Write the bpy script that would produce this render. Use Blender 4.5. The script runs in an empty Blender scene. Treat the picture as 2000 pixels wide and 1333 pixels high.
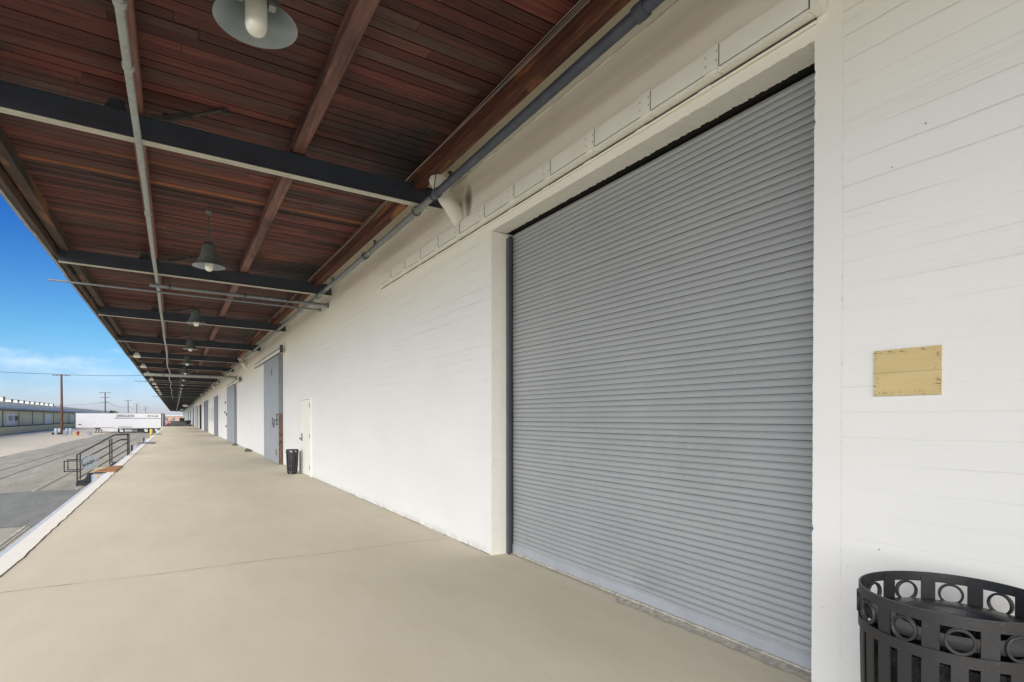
import bpy, math, random
from math import radians as R, sin, cos, pi
from mathutils import Vector, Matrix
random.seed(7)
S = bpy.context.scene
COL = S.collection

# ---------------------------------------------------------------- camera
cam = bpy.data.cameras.new('camera'); camo = bpy.data.objects.new('camera', cam); COL.objects.link(camo)
cam.sensor_width = 36; cam.lens = 1080/2000*36; cam.shift_y = 0.0799
cam.clip_start = 0.05; cam.clip_end = 6000
camo.location = (0, 0, 1.6); camo.rotation_euler = (R(90-0.55), 0, -R(31.35))
S.camera = camo
# ---------------------------------------------------------------- light
SUN_DIR = Vector((-0.70, -0.66, 0.48)).normalized()        # towards the hazy sun, over the yard
el = math.asin(SUN_DIR.z); az = math.atan2(SUN_DIR.x, SUN_DIR.y)
w = bpy.data.worlds.new('World'); S.world = w; w.use_nodes = True
nt = w.node_tree; nt.nodes.clear()
def wn(t, **k):
    n = nt.nodes.new(t)
    for a, b in k.items(): setattr(n, a, b)
    return n
sky = wn('ShaderNodeTexSky', sky_type='NISHITA', sun_disc=False, sun_elevation=el, sun_rotation=az, air_density=1.0, dust_density=0.6, ozone_density=2.5, altitude=50)
hsv = wn('ShaderNodeHueSaturation'); hsv.inputs['Saturation'].default_value = 1.12; hsv.inputs['Hue'].default_value = 0.492
tc = wn('ShaderNodeTexCoord'); mp = wn('ShaderNodeMapping'); mp.inputs['Scale'].default_value = (1, 1, 2.2)
nz = wn('ShaderNodeTexNoise'); nz.inputs['Scale'].default_value = 6.5; nz.inputs['Detail'].default_value = 8; nz.inputs['Roughness'].default_value = .58
rp = wn('ShaderNodeValToRGB'); rp.color_ramp.elements[0].position = .55; rp.color_ramp.elements[1].position = .72
sx = wn('ShaderNodeSeparateXYZ')
hr = wn('ShaderNodeMapRange'); hr.inputs[1].default_value = .0; hr.inputs[2].default_value = 1.0; hr.inputs[3].default_value = 0; hr.inputs[4].default_value = 1.0
cr_ = wn('ShaderNodeValToRGB'); ce = cr_.color_ramp.elements; ce[0].position = .05; ce[0].color = (.12, .12, .12, 1); ce[1].position = .20; ce[1].color = (0, 0, 0, 1); c3 = ce.new(.11); c3.color = (.75, .75, .75, 1)
mu = wn('ShaderNodeMath', operation='MULTIPLY')
mx = wn('ShaderNodeMix', data_type='RGBA'); mx.inputs[7].default_value = (9.5, 10, 11, 1)
bg = wn('ShaderNodeBackground'); bg.inputs[1].default_value = 0.078
out = wn('ShaderNodeOutputWorld')
L = nt.links.new
L(sky.outputs[0], hsv.inputs['Color']); L(tc.outputs['Generated'], mp.inputs[0]); L(mp.outputs[0], nz.inputs['Vector']); L(nz.outputs[0], rp.inputs[0])
L(tc.outputs['Generated'], sx.inputs[0]); L(sx.outputs[2], hr.inputs[0]); L(rp.outputs[0], mu.inputs[0]); L(hr.outputs[0], cr_.inputs[0]); L(cr_.outputs[0], mu.inputs[1])
tr_ = wn('ShaderNodeValToRGB'); te = tr_.color_ramp.elements
te[0].position = 0.0; te[0].color = (.98, 1.04, 1.62, 1); te[1].position = .55; te[1].color = (.12, .40, .95, 1)
e_ = te.new(.12); e_.color = (.52, .90, 1.22, 1); e_ = te.new(.30); e_.color = (.12, .44, 1.05, 1)
tm = wn('ShaderNodeMix', data_type='RGBA', blend_type='MULTIPLY'); tm.inputs[0].default_value = 1
L(sx.outputs[2], tr_.inputs[0]); L(hsv.outputs[0], tm.inputs[6]); L(tr_.outputs[0], tm.inputs[7])
L(mu.outputs[0], mx.inputs[0]); L(tm.outputs[2], mx.inputs[6]); L(mx.outputs[2], bg.inputs[0]); L(bg.outputs[0], out.inputs[0])
sl = bpy.data.lights.new('sun', 'SUN'); sl.energy = 4.0; sl.angle = R(72); sl.color = (1, .925, .79)
so = bpy.data.objects.new('sun', sl); COL.objects.link(so); so.rotation_euler = SUN_DIR.to_track_quat('Z', 'Y').to_euler()
S.view_settings.view_transform = 'Standard'; S.view_settings.look = 'None'; S.view_settings.gamma = 1
S.view_settings.exposure = 0.64
S.cycles.max_bounces = 10; S.cycles.diffuse_bounces = 7; S.cycles.use_denoising = True

# ---------------------------------------------------------------- materials
class M_:
    def __init__(s, name, rough=.7, metal=0, spec=.4):
        s.m = bpy.data.materials.new(name); s.m.use_nodes = True
        s.n = s.m.node_tree.nodes; s.l = s.m.node_tree.links.new
        s.b = s.n['Principled BSDF']; s.b.inputs['Roughness'].default_value = rough; s.b.inputs['Metallic'].default_value = metal
        s.b.inputs['Specular IOR Level'].default_value = spec
        s.tc = s.n.new('ShaderNodeTexCoord'); s.co = s.tc.outputs['Object']
    def map(s, scale, rot=(0, 0, 0)):
        n = s.n.new('ShaderNodeMapping'); n.inputs['Scale'].default_value = scale; n.inputs['Rotation'].default_value = rot; s.l(s.co, n.inputs[0]); return n.outputs[0]
    def noise(s, scale, co=None, detail=6, rough=.6, dist=0):
        n = s.n.new('ShaderNodeTexNoise'); n.inputs['Scale'].default_value = scale; n.inputs['Detail'].default_value = detail
        n.inputs['Roughness'].default_value = rough; n.inputs['Distortion'].default_value = dist; s.l(co or s.co, n.inputs['Vector']); return n.outputs[0]
    def vor(s, scale, co=None):
        n = s.n.new('ShaderNodeTexVoronoi'); n.inputs['Scale'].default_value = scale; s.l(co or s.co, n.inputs['Vector']); return n.outputs['Distance']
    def ramp(s, f, *st):
        n = s.n.new('ShaderNodeValToRGB'); e = n.color_ramp.elements
        while len(e) < len(st): e.new(.5)
        for k, (p, c) in enumerate(st):
            e[k].position = p; e[k].color = (c, c, c, 1) if isinstance(c, (int, float)) else (*c, 1)
        s.l(f, n.inputs[0]); return n.outputs[0]
    def mix(s, f, a, b, mode='MIX'):
        n = s.n.new('ShaderNodeMix'); n.data_type = 'RGBA'; n.blend_type = mode
        for i, v in ((0, f), (6, a), (7, b)):
            if isinstance(v, (int, float)): n.inputs[i].default_value = v if i == 0 else (v, v, v, 1)
            elif isinstance(v, tuple): n.inputs[i].default_value = (*v, 1)
            else: s.l(v, n.inputs[i])
        return n.outputs[2]
    def math(s, op, a, b=0, c=0):
        n = s.n.new('ShaderNodeMath'); n.operation = op
        for i, v in enumerate((a, b, c)):
            if isinstance(v, (int, float)): n.inputs[i].default_value = v
            else: s.l(v, n.inputs[i])
        return n.outputs[0]
    def sep(s, co=None):
        n = s.n.new('ShaderNodeSeparateXYZ'); s.l(co or s.co, n.inputs[0]); return n.outputs
    def attr(s, name):
        n = s.n.new('ShaderNodeAttribute'); n.attribute_name = name; return n.outputs['Color'], n.outputs['Fac']
    def color(s, c):
        if isinstance(c, tuple): s.b.inputs['Base Color'].default_value = (*c, 1)
        else: s.l(c, s.b.inputs['Base Color'])
        return s
    def rough(s, f): s.l(f, s.b.inputs['Roughness']); return s
    def bump(s, h, dist=.01, strength=1.0):
        n = s.n.new('ShaderNodeBump'); n.inputs['Distance'].default_value = dist; n.inputs['Strength'].default_value = strength
        s.l(h, n.inputs['Height']); s.l(n.outputs[0], s.b.inputs['Normal']); return s

def plain(name, col, rough=.6, metal=0, var=.15, scale=6, spec=.4, bump=0.0):
    m = M_(name, rough, metal, spec)
    n = m.noise(scale); hi = tuple(min(1, c*(1+var)) for c in col); lo = tuple(c*(1-var) for c in col)
    m.color(m.ramp(n, (.3, lo), (.7, hi)))
    if bump: m.bump(m.noise(scale*12), bump)
    return m.m

def mat_platform(name, lo, hi, joints=True):
    m = M_(name, .82, 0, .25)
    big = m.noise(.55, m.map((1, .45, 1)), 5, .55); fine = m.noise(55, None, 5, .7); mid = m.noise(4, m.map((1, .35, 1)), 8, .65)
    c = m.ramp(big, (.3, lo), (.72, hi))
    c = m.mix(.3, c, m.ramp(mid, (.3, .42), (.7, .58)), 'OVERLAY')
    c = m.mix(.32, c, m.ramp(fine, (.3, .42), (.7, .58)), 'OVERLAY')
    sp = m.ramp(m.vor(9), (.03, 1), (.06, 0))           # small dark specks
    sel = m.ramp(m.noise(2.3), (.52, 0), (.6, 1))
    c = m.mix(m.math('MULTIPLY', m.math('MULTIPLY', sp, sel), .35), c, (.10, .09, .07))
    tan = m.ramp(m.noise(.8, m.map((1, .6, 1)), 6, .6), (.56, 0), (.72, 1))
    c = m.mix(m.math('MULTIPLY', tan, .14), c, (hi[0]*1.0, hi[1]*.86, hi[2]*.6))
    m.color(c); m.bump(fine, .0009)
    return m.m
PLATFORM = mat_platform('platform_concrete', (.62, .56, .425), (.72, .66, .52))
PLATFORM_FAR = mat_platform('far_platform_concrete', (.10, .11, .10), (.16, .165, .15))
CURB = M_('painted_kerb', .7)
CURB.color(CURB.mix(CURB.math('MULTIPLY', CURB.ramp(CURB.noise(9, CURB.map((3, 1, 1)), 8, .7, 1), (.60, 0), (.68, 1)), .5), (.92, .885, .79), (.55, .48, .36))); CURB.bump(CURB.noise(25), .0015); CURB = CURB.m
STEELSTRIP = plain('kerb_edge', (.62, .66, .72), .6, 0, .12, 5)
JOINT = plain('joint', (.09, .08, .06), .9)

def mat_asphalt(name, lo, hi, tr=.5):
    m = M_(name, .9, 0, .2)
    big = m.noise(.09, m.map((1, .3, 1)), 6, .6); fine = m.noise(26, None, 6, .75); mid = m.noise(.9, m.map((1.6, .3, 1)), 8, .7, .6)
    c = m.ramp(big, (.3, lo), (.7, hi)); c = m.mix(tr, c, m.ramp(mid, (.3, .3), (.7, .7)), 'OVERLAY'); c = m.mix(.45, c, m.ramp(fine, (.25, .25), (.75, .75)), 'OVERLAY')
    crk = m.ramp(m.math('ABSOLUTE', m.math('SUBTRACT', m.noise(.7, m.map((1, .35, 1)), 4, .5, 1.5), .5)), (.0, 1), (.006, 0))
    c = m.mix(m.math('MULTIPLY', crk, .45), c, (.04, .04, .035))
    m.color(c); m.bump(fine, .01); return m.m
ASPHALT = mat_asphalt('asphalt', (.37, .35, .28), (.48, .455, .365))
PATCH = mat_asphalt('patch_asphalt', (.22, .225, .205), (.31, .315, .285))
YARD = mat_asphalt('yard_concrete', (.68, .61, .46), (.78, .71, .54), .3)

# white painted board-marked concrete wall; boards 0.137 m high run along y
m = M_('painted_board_concrete', .6, 0, .3)
X, Y, Z = m.sep()
cell = m.math('FRACT', m.math('DIVIDE', m.math('ADD', Z, m.math('MULTIPLY', m.noise(.7, m.map((0, 1, .2))), .03)), .137))
groove = m.math('SUBTRACT', 1, m.ramp(m.math('ABSOLUTE', m.math('SUBTRACT', cell, .5)), (.47, 0), (.495, 1)))
rowid = m.math('FLOOR', m.math('DIVIDE', Z, .137))
cmb = m.n.new('ShaderNodeCombineXYZ'); m.l(m.math('MULTIPLY', rowid, 3.7), cmb.inputs[2]); m.l(m.math('MULTIPLY', Y, .5), cmb.inputs[1])
brow = m.noise(1.3, cmb.outputs[0], 3)
gmask = m.math('MULTIPLY', m.ramp(m.noise(.9, m.map((1, .8, 2.5)), 4), (.36, .1), (.60, 1)), m.ramp(m.math('DIVIDE', Z, 4), (.2, .3), (.75, 1)))
# the smooth plastered surround of the big opening
inb = m.math('MULTIPLY', m.math('GREATER_THAN', Y, 1.655), m.math('LESS_THAN', Y, 5.9))
upz = m.math('GREATER_THAN', Z, 3.5)
smooth = m.math('MAXIMUM', m.math('MULTIPLY', inb, upz), m.math('MULTIPLY', m.math('GREATER_THAN', Y, 1.655), m.math('LESS_THAN', Y, 1.9)))
bm_ = m.math('SUBTRACT', 1, m.math('MULTIPLY', smooth, .93))
hgt = m.math('MULTIPLY', m.math('MULTIPLY', groove, -1), m.math('MULTIPLY', gmask, bm_))
hgt = m.math('MULTIPLY', m.math('ADD', m.math('MULTIPLY', m.math('SUBTRACT', 1, groove), m.math('MULTIPLY', gmask, -1)), m.math('MULTIPLY', brow, .55)), bm_)
grain = m.noise(14, m.map((1, .25, 2.6)), 7, .7)
ridge = m.ramp(m.noise(5, m.map((1, .10, 3.6)), 7, .66, .25), (.56, 0), (.66, 1))
hgt = m.math('ADD', hgt, m.math('MULTIPLY', m.math('MULTIPLY', ridge, bm_), m.math('MULTIPLY', .42, m.ramp(m.math('DIVIDE', Z, 4), (.25, .1), (.7, 1)))))
hgt = m.math('ADD', hgt, m.math('MULTIPLY', grain, .35))
hgt = m.math('ADD', hgt, m.math('MULTIPLY', m.noise(60), .10))
pits = m.ramp(m.vor(7, m.map((1, 1, 1))), (.016, 1), (.034, 0))
pits = m.math('MULTIPLY', pits, m.ramp(m.noise(3.1), (.5, 0), (.56, 1)))
hgt = m.math('SUBTRACT', hgt, m.math('MULTIPLY', pits, 1.5))
base = m.mix(m.ramp(m.noise(1.1, m.map((1, .5, 1)), 6), (.3, 0), (.7, 1)), (.765, .76, .725), (.81, .805, .775))
seam = m.ramp(m.math('ABSOLUTE', m.math('SUBTRACT', Y, m.math('ADD', 1.655, m.math('MULTIPLY', m.math('SUBTRACT', m.noise(7), .5), .02)))), (.0, 1), (.010, 0))
seam = m.math('MULTIPLY', seam, m.ramp(m.noise(26, None, 4, .7), (.56, 0), (.66, 1)))
hgt = m.math('SUBTRACT', hgt, m.math('MULTIPLY', seam, .5))
base = m.mix(m.math('MULTIPLY', seam, .22), base, (.30, .28, .23))
cl = m.math('MULTIPLY', m.math('MULTIPLY', m.math('SUBTRACT', 1, groove), gmask), m.math('MULTIPLY', bm_, .035))
base = m.mix(cl, base, (.42, .41, .36))
base = m.mix(m.math('MULTIPLY', pits, .7), base, (.16, .15, .12))
# grime band of its own high on the wall under the ledge, drifting along y
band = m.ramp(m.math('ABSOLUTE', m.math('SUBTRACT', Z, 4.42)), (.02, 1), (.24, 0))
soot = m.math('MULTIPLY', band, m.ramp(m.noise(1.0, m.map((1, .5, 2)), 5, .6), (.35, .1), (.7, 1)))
base = m.mix(m.ramp(m.math('DIVIDE', Z, 5), (.62, 0), (.80, 1)), base, (.90, .865, .75))  # upper wall painted lighter and creamier to make up for missing bounce light
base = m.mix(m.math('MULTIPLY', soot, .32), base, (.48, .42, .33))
crack = m.math('MULTIPLY', m.ramp(m.math('ABSOLUTE', m.math('SUBTRACT', Z, m.math('ADD', 4.612, m.math('MULTIPLY', m.noise(5), .012)))), (.0, 1), (.006, 0)), m.ramp(m.noise(1.5), (.4, .15), (.6, .9)))
base = m.mix(crack, base, (.14, .13, .10))
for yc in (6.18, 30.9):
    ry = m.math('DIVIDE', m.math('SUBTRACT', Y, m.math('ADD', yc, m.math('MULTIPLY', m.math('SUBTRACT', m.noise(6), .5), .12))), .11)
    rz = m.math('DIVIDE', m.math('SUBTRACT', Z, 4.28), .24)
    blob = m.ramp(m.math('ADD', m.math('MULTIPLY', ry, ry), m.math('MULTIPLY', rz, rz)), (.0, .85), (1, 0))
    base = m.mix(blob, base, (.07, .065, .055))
scuff = m.math('MULTIPLY', m.ramp(m.noise(7, m.map((1, .6, 1.6)), 9, .8, 1.5), (.64, 0), (.71, 1)), m.ramp(Z, (.0, .35), (1, .06)))
base = m.mix(scuff, base, (.44, .43, .38))
foot = m.math('MULTIPLY', m.ramp(Z, (.0, 1), (.10, 0)), m.ramp(m.noise(6), (.4, 0), (.6, 1)))
base = m.mix(m.math('MULTIPLY', foot, .55), base, (.42, .39, .32))
m.color(base); m.bump(hgt, .0034); m.rough(m.ramp(grain, (.2, .5), (.8, .75))); WALL = m.m
m = M_('smooth_white_paint', .55, 0, .35); m.color(m.mix(m.ramp(m.noise(5, None, 8, .7), (.55, 0), (.75, .5)), (.84, .82, .75), (.62, .58, .50))); m.bump(m.noise(22), .003); WHITE = m.m
RACE = plain('raceway_paint', (.88, .87, .78), .42, 0, .04, 3, .5)
DARKGAP = plain('dark_gap', (.012, .012, .010), .9)

m = M_('curtain_steel', .42, 0, .5)
X, Y, Z = m.sep()
n = m.noise(1.2, m.map((1, .6, .6)), 5)
c = m.ramp(n, (.3, (.325, .34, .345)), (.7, (.375, .39, .39)))
dirt = m.math('MULTIPLY', m.ramp(m.noise(9, m.map((1, .5, 3)), 8, .75), (.55, 0), (.75, 1)), .25)
c = m.mix(dirt, c, (.22, .21, .18))
scr = m.math('MULTIPLY', m.ramp(m.noise(30, m.map((1, .12, 3)), 3), (.70, 0), (.74, 1)), m.ramp(m.math('ABSOLUTE', m.math('SUBTRACT', Y, 3.5)), (.15, 1), (.5, 0)))
scr = m.math('MULTIPLY', scr, m.ramp(m.math('ABSOLUTE', m.math('SUBTRACT', Z, .25)), (.1, 1), (.3, 0)))
c = m.mix(scr, c, (.8, .8, .8))
rub = m.math('MULTIPLY', m.ramp(m.noise(2.4, m.map((1, 1, .5)), 7, .7, .8), (.56, 0), (.70, .28)), m.ramp(m.math('DIVIDE', Z, 4), (.05, 1), (.6, .2)))
c = m.mix(rub, c, (.20, .20, .185))
m.color(c); CURTAIN = m.m
GUIDE = plain('guide_steel', (.085, .09, .11), .45, .2, .15, 4)
BOTBAR = plain('bottom_bar_steel', (.40, .42, .45), .4, .1, .08, 5)
SILL = plain('worn_sill', (.55, .52, .44), .85, 0, .35, 22, .3, .008)

# wood
def mat_wood(name, dark, mid, warm, along='X', attr=True, grain=1.0, patch=0.0):
    m = M_(name, .72, 0, .3)
    sc = {'X': (.5, 9, 9), 'Y': (9, .5, 9)}[along]
    g = m.noise(3.2, m.map(sc), 9, .68, .4); st = m.noise(1.0, m.map({'X': (.45, 2.2, 2), 'Y': (2.2, .45, 2)}[along]), 6, .6)
    c = m.ramp(g, (.25, dark), (.52, mid), (.78, warm))
    if attr:
        col, fac = m.attr('tone')
        s = m.n.new('ShaderNodeSeparateColor'); m.l(col, s.inputs[0])
        c = m.mix(1.0, c, m.ramp(s.outputs[0], (0, .25), (.5, .8), (1, 1.45)), 'MULTIPLY')
        c = m.mix(m.ramp(s.outputs[2], (.55, 0), (.9, .75)), c, m.ramp(g, (.3, (.045, .028, .022)), (.7, (.13, .085, .065))))
        c = m.mix(m.math('MULTIPLY', s.outputs[1], m.ramp(st, (.35, 0), (.6, 1))), c, (.34, .115, .035))
    if patch: c = m.mix(m.math('MULTIPLY', patch, m.ramp(m.noise(1.0, m.map((4, .55, 4)), 5, .6, .6), (.55, 0), (.62, 1))), c, m.ramp(g, (.3, (.24, .09, .03)), (.7, (.52, .24, .09))))
    blk = m.ramp(st, (.5, 0), (.7, .85))
    if attr:
        XX = m.sep()[0]; bn = m.ramp(m.noise(.55, m.map((1, .6, 1)), 4, .6), (.42, 0), (.62, 1)); blk = m.math('MAXIMUM', blk, m.math('MULTIPLY', bn, m.ramp(m.math('DIVIDE', XX, 3), (.1, .3), (.8, 1.0))))
    c = m.mix(blk, c, (.018, .013, .012))
    m.color(c); m.bump(g, .004*grain); return m.m
DECK = mat_wood('deck_boards', (.045, .015, .012), (.135, .038, .028), (.23, .068, .046))
PURLIN = mat_wood('purlin_timber', (.09, .045, .036), (.20, .098, .078), (.32, .165, .13), 'Y', False)
LEDGER = mat_wood('ledger_timber', (.030, .016, .012), (.11, .04, .025), (.30, .12, .05), 'Y', False, 2, .8)
FASCIA = mat_wood('fascia_timber', (.03, .024, .019), (.075, .054, .04), (.17, .10, .065), 'Y', False, 1, .4)
FLASH = plain('grey_flashing', (.34, .35, .36), .5, .3, .2, 4)
BEAM = plain('dark_blue_steel', (.052, .062, .082), .5, .1, .18, 3, .45)
FLANGE = plain('cream_flange', (.52, .51, .42), .6, 0, .12, 4)
PIPEG = M_('weathered_pipe', .5, .1, .4)
PIPEG.color(PIPEG.mix(PIPEG.ramp(PIPEG.noise(11, None, 8, .7), (.5, 0), (.72, .8)), (.36, .385, .36), (.20, .19, .16))); PIPEG = PIPEG.m
PIPEB = plain('blue_grey_pipe', (.075, .088, .115), .5, .1, .2, 7)
PIPEM = plain('mid_grey_pipe', (.20, .22, .23), .5, .1, .2, 7)
LAMPOUT = plain('lamp_enamel', (.13, .155, .145), .4, .2, .25, 8, .5)
LAMPIN = plain('lamp_inner_enamel', (.27, .31, .32), .3, .1, .15, 5, .6)
GLASS = plain('frosted_glass', (.80, .79, .70), .25, 0, .08, 4, .6)
CABLE = plain('cable', (.45, .43, .38), .6)
RODM = plain('rod', (.07, .07, .065), .6, .3)
BLACK = M_('black_powder_coat', .42, .1, .45)
BLACK.color(BLACK.mix(BLACK.ramp(BLACK.noise(30, None, 9, .8), (.62, 0), (.70, .5)), (.032, .032, .034), (.22, .21, .20))); BLACK.bump(BLACK.noise(90), .0012); BLACK = BLACK.m
LINER = M_('bin_liner', .22, 0, .6); LINER.color((.01, .01, .011)); LINER.bump(LINER.noise(22, None, 6, .7, 2), .02); LINER = LINER.m
BLACKP = plain('black_railing_paint', (.022, .022, .024), .5)
SIGNM = plain('grey_sign_metal', (.24, .27, .29), .45, .2, .1, 9)
BLUEG = plain('blue_grey_box_paint', (.30, .36, .42), .55, 0, .12, 5)
RUBBER = plain('black_rubber', (.018, .019, .025), .8)
AMBER = plain('amber_lens', (.75, .36, .05), .3)
TAN = plain('tan_plate', (.62, .47, .30), .8, 0, .15, 5)
RUST = plain('rusty_plate', (.40, .20, .09), .85, .1, .3, 4)
YELLOW = plain('yellow_paint', (.85, .58, .02), .5, 0, .08)
TRAILER = plain('white_trailer_panel', (.70, .70, .71), .4, 0, .03, 1, .5)
TRAILER2 = plain('white_trailer_side', (.74, .74, .78), .45, 0, .03, 1, .5)
DARKM = plain('dark_chassis', (.03, .03, .035), .7)
TYRE = plain('tyre_rubber', (.02, .02, .02), .9)
RIM = plain('wheel_rim', (.6, .6, .6), .35, .6)
NAVY = plain('lettering', (.06, .07, .10), .5)
POLEW = plain('pole_wood', (.15, .07, .045), .9, 0, .3, 3)
POLEG = plain('grey_pole_wood', (.12, .10, .085), .9, 0, .3, 3)
WHW = M_('old_warehouse_paint', .85)
WHW.color(WHW.mix(WHW.ramp(WHW.noise(1.2, WHW.map((1, 1, .25)), 7, .65), (.45, 0), (.7, .6)), (.80, .76, .46), (.62, .60, .46))); WHW = WHW.m
WHDOCK = M_('old_dock_paint', .85)
WHDOCK.color(WHDOCK.mix(WHDOCK.ramp(WHDOCK.noise(.6, WHDOCK.map((1, 1, 3)), 7, .65), (.5, 0), (.75, .7)), (.92, .80, .42), (.74, .64, .40))); WHDOCK = WHDOCK.m
WHTOP = M_('parapet_paint', .8); WHTOP.color(WHTOP.mix(WHTOP.ramp(WHTOP.noise(.5, WHTOP.map((1, 1, .5)), 8, .7), (.5, 0), (.75, .7)), (.90, .86, .74), (.66, .62, .52))); WHTOP = WHTOP.m
WHEAVE = plain('grey_eave', (.30, .29, .28), .6, 0, .1)
WHDARK = plain('dark_seam', (.07, .07, .06), .9)
DOORG = M_('galvanised_door', .5, .25, .5)
DOORG.color(DOORG.mix(DOORG.ramp(DOORG.noise(2.2, DOORG.map((1, 2.2, .35)), 8, .7), (.4, 0), (.7, 1)), (.36, .375, .40), (.47, .485, .50))); DOORG = DOORG.m
DOORG2 = plain('dark_grey_door', (.20, .21, .24), .55)
BRICKR = plain('rust_red_edge', (.15, .085, .065), .85, 0, .6, 9)
m = M_('old_plywood', .75); X, Y, Z = m.sep()
c = m.ramp(m.noise(6, m.map((1, .3, 2)), 7), (.3, (.56, .43, .20)), (.7, (.64, .51, .26)))
edge = m.math('MAXIMUM', m.ramp(m.math('ABSOLUTE', Y), (.115, 0), (.14, 1)), m.ramp(m.math('ABSOLUTE', Z), (.085, 0), (.11, 1)))
ch = m.math('MULTIPLY', edge, m.ramp(m.noise(70, m.map((1, .5, 1.6)), 5, .7), (.565, 0), (.61, 1)))
c = m.mix(ch, c, (.05, .045, .03)); c = m.mix(m.ramp(m.math('ABSOLUTE', m.math('ADD', Z, .0)), (.0, .45), (.0022, 0)), c, (.2, .15, .07)); m.color(c); PLY = m.m
TANKM = plain('tank_plastic', (.50, .58, .68), .5, 0, .15, 3); TANKT = plain('tank_lid', (.82, .82, .80), .6)
REDP = plain('red_paint', (.42, .02, .03), .5)
LEAF = plain('foliage', (.045, .075, .025), .8, 0, .4, 2)
FARB = plain('far_building_paint', (.60, .40, .30), .9, 0, .2, .5)
BALLAST = plain('rail_steel', (.52, .49, .42), .7, 0, .3, 3)
FLANGEWAY = plain('flangeway', (.30, .285, .235), .95)

# ---------------------------------------------------------------- mesh builder
class MB:
    def __init__(s): s.v = []; s.f = []; s.mi = []; s.tone = []; s.sm = []; s.cur = 0; s.t = (.5, 0, 0)
    def add(s, vs, fs, smooth=False):
        o = len(s.v); s.v += [tuple(a) for a in vs]
        for f in fs: s.f.append(tuple(i+o for i in f)); s.mi.append(s.cur); s.tone.append(s.t); s.sm.append(smooth)
        return s
    def mat(s, i): s.cur = i; return s
    def box(s, x0, x1, y0, y1, z0, z1):
        v = [(x, y, z) for x in (x0, x1) for y in (y0, y1) for z in (z0, z1)]
        return s.add(v, [(0, 1, 3, 2), (4, 6, 7, 5), (0, 4, 5, 1), (2, 3, 7, 6), (0, 2, 6, 4), (1, 5, 7, 3)])
    def quad(s, a, b, c, d): return s.add([a, b, c, d], [(0, 1, 2, 3)])
    def bar(s, p, q, w, h=None, up=(0, 0, 1)):
        h = h or w; p = Vector(p); q = Vector(q); d = (q-p).normalized(); u = Vector(up)
        if abs(d.dot(u)) > .98: u = Vector((1, 0, 0))
        a = d.cross(u).normalized(); b = a.cross(d).normalized()
        v = [e + a*(i*w/2) + b*(j*h/2) for e in (p, q) for i, j in ((-1, -1), (1, -1), (1, 1), (-1, 1))]
        return s.add(v, [(3, 2, 1, 0), (4, 5, 6, 7), (0, 1, 5, 4), (1, 2, 6, 5), (2, 3, 7, 6), (3, 0, 4, 7)])
    def tube(s, pts, r, n=12, cap=True, rs=None):
        pts = [Vector(p) for p in pts]; rings = []; d0 = (pts[1]-pts[0]).normalized()
        a = d0.cross(Vector((0, 0, 1))) if abs(d0.z) < .95 else d0.cross(Vector((0, 1, 0)))
        a.normalize(); vs = []
        for k, p in enumerate(pts):
            d = (pts[min(k+1, len(pts)-1)]-pts[max(k-1, 0)]).normalized()
            a = (a - d*a.dot(d)).normalized(); b = d.cross(a); rr = rs[k] if rs else r
            vs += [p + (a*cos(2*pi*i/n) + b*sin(2*pi*i/n))*rr for i in range(n)]
        fs = [(k*n+i, k*n+(i+1) % n, (k+1)*n+(i+1) % n, (k+1)*n+i) for k in range(len(pts)-1) for i in range(n)]
        o = len(s.v); s.add(vs, fs, True)
        if cap: s.add([vs[i] for i in range(n)], [tuple(range(n-1, -1, -1))]); s.add(vs[-n:], [tuple(range(n))])
        return s
    def lathe(s, prof, c=(0, 0, 0), n=32, axis='z', closed=False, sm=True):
        vs = []
        for r, h in prof:
            for i in range(n):
                a = 2*pi*i/n
                p = (r*cos(a), r*sin(a), h) if axis == 'z' else ((r*cos(a), h, r*sin(a)) if axis == 'y' else (h, r*cos(a), r*sin(a)))
                vs.append((p[0]+c[0], p[1]+c[1], p[2]+c[2]))
        P = len(prof); fs = []
        for k in range(P if closed else P-1):
            k2 = (k+1) % P
            fs += [(k*n+i, k*n+(i+1) % n, k2*n+(i+1) % n, k2*n+i) for i in range(n)]
        return s.add(vs, fs, sm)
    def build(s, name, mats, parent=None, loc=(0, 0, 0)):
        me = bpy.data.meshes.new(name); me.from_pydata(s.v, [], s.f)
        for mm in (mats if isinstance(mats, (list, tuple)) else [mats]): me.materials.append(mm)
        me.polygons.foreach_set('material_index', s.mi); me.polygons.foreach_set('use_smooth', s.sm)
        if any(t != (.5, 0, 0) for t in s.tone):
            ca = me.color_attributes.new('tone', 'FLOAT_COLOR', 'CORNER'); arr = []
            for p, t in zip(me.polygons, s.tone): arr += [t[0], t[1], t[2], 1]*len(p.vertices)
            ca.data.foreach_set('color', arr)
        me.update(); o = bpy.data.objects.new(name, me); COL.objects.link(o); o.location = loc
        if parent: o.parent = parent
        return o
def tag(o, label=None, cat=None, group=None, kind=None):
    if label: o['label'] = label
    if cat: o['category'] = cat
    if group: o['group'] = group
    if kind: o['kind'] = kind
    return o
def empty(name, loc, label, cat, group=None, rz=0):
    o = bpy.data.objects.new(name, None); COL.objects.link(o); o.location = loc; o.rotation_euler = (0, 0, rz); o.empty_display_size = .2
    return tag(o, label, cat, group)
def kids(o): return [c for c in bpy.data.objects if c.parent == o]
def copy_tree(o, loc=None, label=None, group=None, parent=None):
    c = o.copy(); COL.objects.link(c); c.parent = parent
    for ch in kids(o): copy_tree(ch, parent=c)
    if loc: c.location = loc
    if label: c['label'] = label
    if group: c['group'] = group
    return c

DY0_, DY1_ = 1.815, 5.595
W = 3.13; G = -1.2; YA = -30.0; YB = 300.0
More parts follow.
